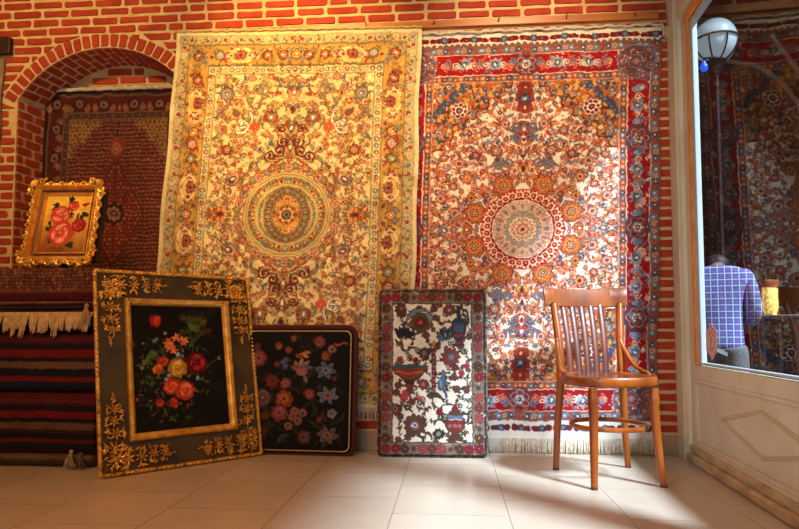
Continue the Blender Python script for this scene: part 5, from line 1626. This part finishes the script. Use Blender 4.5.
q.add(vs, fs); q.build('crest_rail', M['wood'], ch, True)
for k in range(5):
    xb = (-.098, -.055, -.010, .036, .082)[k]; xt = (-.088, -.040, .012, .062, .112)[k]
    p = [Vector((xb+(xt-xb)*t_, .165+(crest_y(xt, .812)-.165)*t_+.012*math.sin(PI*t_)*-1, .462+.356*t_)) for t_ in np.linspace(0, 1, 9)]
    q = MB(); q.tube(p, .0165, n=8, flat=(1.0, .28), upref=(1, 0, 0)); q.build('slat', M['woodslat'], ch, True)
for s in (-1, 1):
    p = bez([(s*.163, .182, .635), (s*.172, .15, .585), (s*.186, .09, .515), (s*.199, .03, .486), (s*.200, -.02, .478), (s*.196, -.045, .462)], 7)
    q = MB(); q.tube(p, .0105, n=9); q.build('hip_brace', M['wood'], ch, True)
# worn shoe of each leg
for (x, y) in ((-.176, .185), (.196, .185), (-.158, -.205), (.158, -.205)):
    q = MB(); q.tube([(x, y, -.0), (x*.998, y*.998, .012)], [.0152, .0152], n=12); q.build('foot', M['footwood'], ch, True)

# ================================================================== THE COVERED BAZAAR LANE OUTSIDE
GZ = -.35
b = MB(); b.box((1.34, -5.5, GZ-.05), (9, 5.2, GZ)); struct(b.build('ground', mat('lane_paving', (58, 54, 52), rough=.8, col2=(44, 42, 42), scale=4)))
b = MB(); b.box((1.264, 4.6, GZ), (9, 4.8, 5.6)); struct(b.build('wall_outside', M['dark']))
b = MB(); b.box((1.264, .6, 4.6), (9, 4.8, 4.75)); struct(b.build('ceiling_outside', M['dark']))
t = thing('vault_ribs', 'pale plaster ribs of the bazaar vault seen dimly through the glass', 'vault ribs', (4.4, 4.5, 1.0))
for pts in (((-.95, 0, 3.1), (-.45, 0, 2.95), (-.05, 0, 2.45), (.12, 0, 1.7), (.14, 0, .6), (.14, 0, -1.3)), ((-.35, 0, 3.4), (.0, 0, 2.8), (.2, 0, 2.1), (.26, 0, 1.2), (.28, 0, -1.3)), ((.25, 0, 3.5), (.3, 0, 2.6), (.36, 0, 1.4), (.38, 0, -1.3)), ((1.3, 0, 3.4), (.8, 0, 2.7), (.55, 0, 1.8), (.5, 0, .6), (.48, 0, -1.3))):
    q = MB(); q.tube(bez(pts, 7), .045, n=8, flat=(1, .6)); q.build('rib', M['darkrib'], t, True)
# street lamp
gx, gy, gz = 2.20, 1.75, 3.085
t = thing('street_lamp', 'street lamp with a pale blue-white globe in an iron cage outside the door', 'street lamp', (gx, gy, GZ))
zc = gz-GZ
q = MB(); q.ell((0, 0, zc), (.168, .168, .182), None, 28, 18)
gmm = mat('opal_glass', (196, 214, 222), rough=.25)
bb = gmm.node_tree.nodes['Principled BSDF']; bb.inputs['Emission Color'].default_value = (.42, .62, .75, 1); bb.inputs['Emission Strength'].default_value = .30  # faint emission added in place of skylight falling on the globe
q.build('globe', gmm, t, True)
q = MB(); q.tube([(.176*math.cos(a), .176*math.sin(a), zc-.002) for a in np.linspace(0, 2*PI, 33)[:-1]], .009, n=6, closed=True)
for k in range(8):
    a = 2*PI*k/8+.15
    q.tube([(.178*math.cos(f)*math.cos(a), .178*math.cos(f)*math.sin(a), zc-.192*math.sin(f)) for f in np.linspace(0, PI/2*.78, 8)], .007, n=5)
q.build('cage', M['iron'], t, True)
q = MB(); q.lathe((0, 0, zc-.30), [(.02, 0), (.03, .02), (.06, .06), (.085, .12), (.075, .13), (.02, .132)]); q.build('collar', M['iron'], t, True)
q = MB(); q.lathe((0, 0, 0), [(.1, 0), (.1, .1), (.05, .16), (.035, .3), (.028, 1.2), (.035, 1.25), (.022, 1.35), (.02, zc-.29)], 14); q.build('pole', M['iron'], t, True)
t = thing('blue_bulb', 'small glowing blue bulb just below the street lamp globe', 'bulb', (1.985, 1.45, 2.74))
bm_ = mat('blue_glow', (20, 70, 220), rough=.3); bb = bm_.node_tree.nodes['Principled BSDF']; bb.inputs['Emission Color'].default_value = (.01, .12, .9, 1); bb.inputs['Emission Strength'].default_value = .9
q = MB(); q.lathe((0, 0, 0), [(.002, -.036), (.018, -.032), (.03, -.012), (.028, .012), (.015, .03), (.012, .045)], 14); q.build('bulb', bm_, t, True)
q = MB(); q.tube([(0, 0, .04), (.0, 0, .07), (.09, 0, .075)], .009, n=6); q.build('holder', M['iron'], t, True)
# lantern on a dark stand
t = thing('lantern', 'glowing yellow glass jar lantern with a copper cap outside the door', 'lantern', (2.44, 1.5, .796))
t.scale = (.85, .85, .9)
lg_ = mat('jar_glow', (220, 190, 90), rough=.4)
nt = lg_.node_tree; bb = nt.nodes['Principled BSDF']; nn = nt.nodes.new('ShaderNodeTexVoronoi'); nn.inputs['Scale'].default_value = 38
tc = nt.nodes.new('ShaderNodeTexCoord'); nt.links.new(tc.outputs['Object'], nn.inputs['Vector'])
rp = nt.nodes.new('ShaderNodeValToRGB'); rp.color_ramp.elements[0].color = (1, .78, .26, 1); rp.color_ramp.elements[1].color = (.30, .16, .02, 1); rp.color_ramp.elements[1].position = .75
nt.links.new(nn.outputs['Distance'], rp.inputs['Fac']); nt.links.new(rp.outputs['Color'], bb.inputs['Emission Color']); bb.inputs['Emission Strength'].default_value = 1.1
q = MB(); q.lathe((0, 0, 0), [(.03, 0), (.05, .01), (.062, .05), (.066, .1), (.060, .15), (.064, .22), (.055, .235)], 18); q.build('jar', lg_, t, True)
q = MB(); q.lathe((0, 0, .235), [(.07, 0), (.074, .012), (.072, .05), (.07, .062), (.02, .066)], 18); q.build('cap', mat('copper', (186, 92, 50), rough=.35, metal=.6), t, True)
q = MB()
for s in (-1, 1): q.tube([(s*.072, 0, 0), (s*.074, 0, .24)], .004, n=5)
q.tube([(.074*math.cos(a), .074*math.sin(a), .002) for a in np.linspace(0, 2*PI, 21)[:-1]], .004, n=5, closed=True)
q.build('wire_cage', mat('brass', (190, 140, 60), rough=.3, metal=.9), t, True)
t = thing('lantern_stand', 'dark narrow wooden stand under the yellow lantern', 'stand', (2.44, 1.5, GZ))
q = MB(); q.bbox((-.14, -.14, 1.115), (.14, .14, 1.145), .005); q.build('top', M['iron'], t)
for sx in (-1, 1):
    for sy in (-1, 1):
        q = MB(); q.bbox((sx*.12-.015, sy*.12-.015, 0), (sx*.12+.015, sy*.12+.015, 1.115), .003); q.build('leg', M['iron'], t)
q = MB(); q.bbox((-.12, -.12, .35), (.12, .12, .37), .003); q.build('shelf', M['iron'], t)

# ------------------------------------------------------------------ the passer-by, seen from behind
def skin(name, verts, edges, radii, m, parent, root, sub=2, sm=.0):
    me = bpy.data.meshes.new(name); me.from_pydata([tuple(v) for v in verts], edges, []); me.update()
    o = bpy.data.objects.new(name, me); COL.objects.link(o)
    if parent is not None: o.parent = parent
    md = o.modifiers.new('Skin', 'SKIN'); md.use_smooth_shade = True; md.branch_smoothing = .4
    lay = me.skin_vertices[0].data if me.skin_vertices else None
    if lay is None:
        bm = bmesh.new(); bm.from_mesh(me); bm.verts.layers.skin.verify(); bm.to_mesh(me); bm.free(); lay = me.skin_vertices[0].data
    for i, r in enumerate(radii):
        lay[i].radius = r if isinstance(r, tuple) else (r, r); lay[i].use_root = (i == root)
    s_ = o.modifiers.new('Sub', 'SUBSURF'); s_.levels = sub; s_.render_levels = sub
    me.materials.append(m)
    # freeze to plain mesh
    dg = bpy.context.evaluated_depsgraph_get(); ev = o.evaluated_get(dg); nm = bpy.data.meshes.new_from_object(ev)
    o.modifiers.clear(); o.data = nm; nm.name = name
    nm.shade_smooth()
    if not nm.materials: nm.materials.append(m)
    return o
pers = thing('person', 'person in blue plaid shirt and grey trousers, back turned, outside the glass door', 'person', (1.90, 1.12, GZ), math.radians(-22))
skinm = mat('skin', (150, 98, 72), rough=.5)
# local frame: faces +y (away from the shop)
V, E_, R_ = [], [], []
def vtx(p, r, par=None):
    V.append(p); R_.append(r); i = len(V)-1
    if par is not None: E_.append((par, i))
    return i
pel = vtx((0, 0, .95), (.11, .08)); sp = vtx((0, .01, 1.12), (.12, .09), pel); chs = vtx((0, .03, 1.31), (.11, .07), sp); nk0 = vtx((0, .07, 1.45), (.05, .05), chs)
nk1 = vtx((0, .12, 1.48), (.053, .055), nk0); hd0 = vtx((0, .19, 1.47), (.068, .08), nk1); hd1 = vtx((0, .25, 1.48), (.078, .095), hd0); hd2 = vtx((0, .31, 1.49), (.05, .065), hd1)
for s in (-1, 1):
    sh = vtx((s*.165, .02, 1.375), .04, chs); el = vtx((s*.215, .06, 1.16), .045, sh); wr = vtx((s*.19, .24, 1.04), .028, el); pm = vtx((s*.175, .31, 1.03), (.036, .018), wr)
    for k in range(4):
        bx = s*(.205-.019*k); L = (.062, .075, .08, .07)[k]
        f1 = vtx((bx, .335, 1.03), .0095, pm); f2 = vtx((bx, .335+L*.6, 1.02), .009, f1); vtx((bx, .335+L*.8, 1.0), .0075, f2)
    t1 = vtx((s*.14, .30, 1.035), .010, pm); vtx((s*.122, .335, 1.03), .009, t1)
    hp = vtx((s*.09, .0, .88), .085, pel); kn = vtx((s*.105, .02, .49), .058, hp); an = vtx((s*.11, -.02, .09), .038, kn); hl = vtx((s*.115, .03, .045), (.04, .035), an); vtx((s*.125, .16, .035), (.038, .025), hl)
body = skin('body', V, E_, R_, skinm, pers, 0)
V, E_, R_ = [], [], []
a00 = vtx((0, 0, .86), (.175, .13)); a0_ = vtx((0, 0, .95), (.174, .128), a00); a1_ = vtx((0, .01, 1.12), (.165, .125), a0_); a2_ = vtx((0, .01, 1.34), (.19, .13), a1_); vtx((0, .04, 1.475), (.10, .095), a2_)
for s in (-1, 1):
    sh = vtx((s*.18, .0, 1.42), .074, a2_); el = vtx((s*.222, .06, 1.16), .060, sh); vtx((s*.21, .17, 1.075), .05, el)
pm_ = bpy.data.materials.new('plaid_cotton'); pm_.use_nodes = True; nt = pm_.node_tree; bb = nt.nodes['Principled BSDF']; bb.inputs['Roughness'].default_value = .85
tc = nt.nodes.new('ShaderNodeTexCoord'); cur = None
base_ = (.04, .05, .18, 1)
def stripe(axis, freq, ph, width, col, prev):
    w_ = nt.nodes.new('ShaderNodeTexWave'); w_.wave_type = 'BANDS'; w_.bands_direction = axis; w_.inputs['Scale'].default_value = freq; w_.inputs['Phase Offset'].default_value = ph
    nt.links.new(tc.outputs['Object'], w_.inputs['Vector'])
    g = nt.nodes.new('ShaderNodeMath'); g.operation = 'GREATER_THAN'; g.inputs[1].default_value = width; nt.links.new(w_.outputs['Fac'], g.inputs[0])
    mu = nt.nodes.new('ShaderNodeMath'); mu.operation = 'MULTIPLY'; mu.inputs[1].default_value = .62; nt.links.new(g.outputs[0], mu.inputs[0])
    mx = nt.nodes.new('ShaderNodeMix'); mx.data_type = 'RGBA'; nt.links.new(mu.outputs[0], mx.inputs['Factor'])
    if prev is None: mx.inputs[6].default_value = base_
    else: nt.links.new(prev, mx.inputs[6])
    mx.inputs[7].default_value = col
    return mx.outputs[2]
cur = stripe('X', 7, 0, .62, (.16, .08, .30, 1), None); cur = stripe('Z', 7, 1, .62, (.13, .10, .34, 1), cur)
cur = stripe('X', 7, 3.1, .93, (.45, .62, .85, 1), cur); cur = stripe('Z', 7, 4.1, .93, (.45, .62, .85, 1), cur)
nt.links.new(cur, bb.inputs['Base Color'])
skin('shirt', V, E_, R_, pm_, pers, 0)
V, E_, R_ = [], [], []
a0_ = vtx((0, 0, 1.03), (.165, .12))
for s in (-1, 1):
    hp = vtx((s*.085, .0, .86), .115, a0_); kn = vtx((s*.107, .02, .49), .076, hp); vtx((s*.112, -.015, .07), .058, kn)
skin('trousers', V, E_, R_, mat('grey_trousers', (96, 98, 100), rough=.85), pers, 0)
q = MB(); q.ell((0, .255, 1.515), (.09, .115, .085), None, 16, 10); q.ell((0, .17, 1.50), (.07, .06, .055), None, 14, 8); q.build('hair', mat('dark_hair', (22, 18, 16), rough=.6), pers, True)
for s in (-1, 1):
    q = MB(); q.bbox((s*.12-.045, -.06, 0), (s*.12+.045, .21, .075), .03); q.build('shoe', M['iron'], pers, True)
for s in (-1, 1):
    q = MB(); q.ell((s*.086, .24, 1.465), (.012, .02, .03), None, 8, 6); q.build('ear', skinm, pers, True)
    q = MB(); q.ell((s*.03, .335, 1.44), (.013, .008, .008), None, 8, 5); q.build('eye', M['iron'], pers, True)
q = MB(); q.ell((0, .345, 1.415), (.013, .02, .022), None, 8, 5); q.build('nose', skinm, pers, True)
q = MB(); q.ell((0, .32, 1.385), (.026, .008, .008), None, 8, 5); q.build('mouth', mat('lips', (140, 80, 66), rough=.5), pers, True)
# ================================================================== LIGHT
def spot(name, loc, target, energy, col, size, blend, radius):
    l = bpy.data.lights.new(name, 'SPOT'); l.energy = energy; l.color = col; l.spot_size = math.radians(size); l.spot_blend = blend; l.shadow_soft_size = radius
    o = bpy.data.objects.new(name, l); COL.objects.link(o); o.location = loc
    o.rotation_euler = (Vector(target)-Vector(loc)).to_track_quat('-Z', 'Y').to_euler(); return o
def area(name, loc, target, energy, col, sx, sy, spread=180):
    l = bpy.data.lights.new(name, 'AREA'); l.energy = energy; l.color = col; l.shape = 'RECTANGLE'; l.size = sx; l.size_y = sy; l.spread = math.radians(spread)
    o = bpy.data.objects.new(name, l); COL.objects.link(o); o.location = loc
    o.rotation_euler = (Vector(target)-Vector(loc)).to_track_quat('-Z', 'Y').to_euler(); return o
WARM = (1.0, .60, .20); WARM2 = (1.0, .66, .34); DAY = (.70, .85, 1.0)
spot('spot_lamp_gold_rug', (-.95, -1.35, 3.0), (-.85, .03, 2.1), 185, WARM, 66, .9, .05)
spot('spot_lamp_red_rug', (.45, -1.35, 3.0), (.40, .03, 2.1), 130, WARM2, 62, .9, .05)
spot('spot_lamp_arch', (-2.3, -1.9, 3.0), (-2.3, .05, 2.2), 120, WARM, 90, 1.0, .05)
spot('ceiling_lamp', (-1.3, -2.9, 3.0), (-1.1, -1.0, .0), 170, (1, .38, .08), 100, 1.0, .12)
# daylight of the bazaar lane falling through the door glass
l = bpy.data.lights.new('daylight_sun', 'SUN'); l.energy = 11; l.color = DAY; l.angle = math.radians(9)
o = bpy.data.objects.new('daylight_sun', l); COL.objects.link(o); o.location = (5, -6, 7)
o.rotation_euler = Vector((-.695, .72, -1.06)).to_track_quat('-Z', 'Y').to_euler()
area('door_panel_fill', (-.6, -4.5, 1.7), (.9, -.4, .5), 9, DAY, 1.0, 1.6, 100)  # added cool fill behind the camera, brightens the door panel; no window there
w = bpy.data.worlds.new('world'); SC.world = w; w.use_nodes = True
bg = w.node_tree.nodes['Background']; bg.inputs[0].default_value = (1.0, .60, .32, 1); bg.inputs[1].default_value = .15
SC.view_settings.view_transform = 'Standard'; SC.view_settings.look = 'None'
SC.view_settings.exposure = 0; SC.view_settings.gamma = 1; SC.view_settings.use_curve_mapping = False
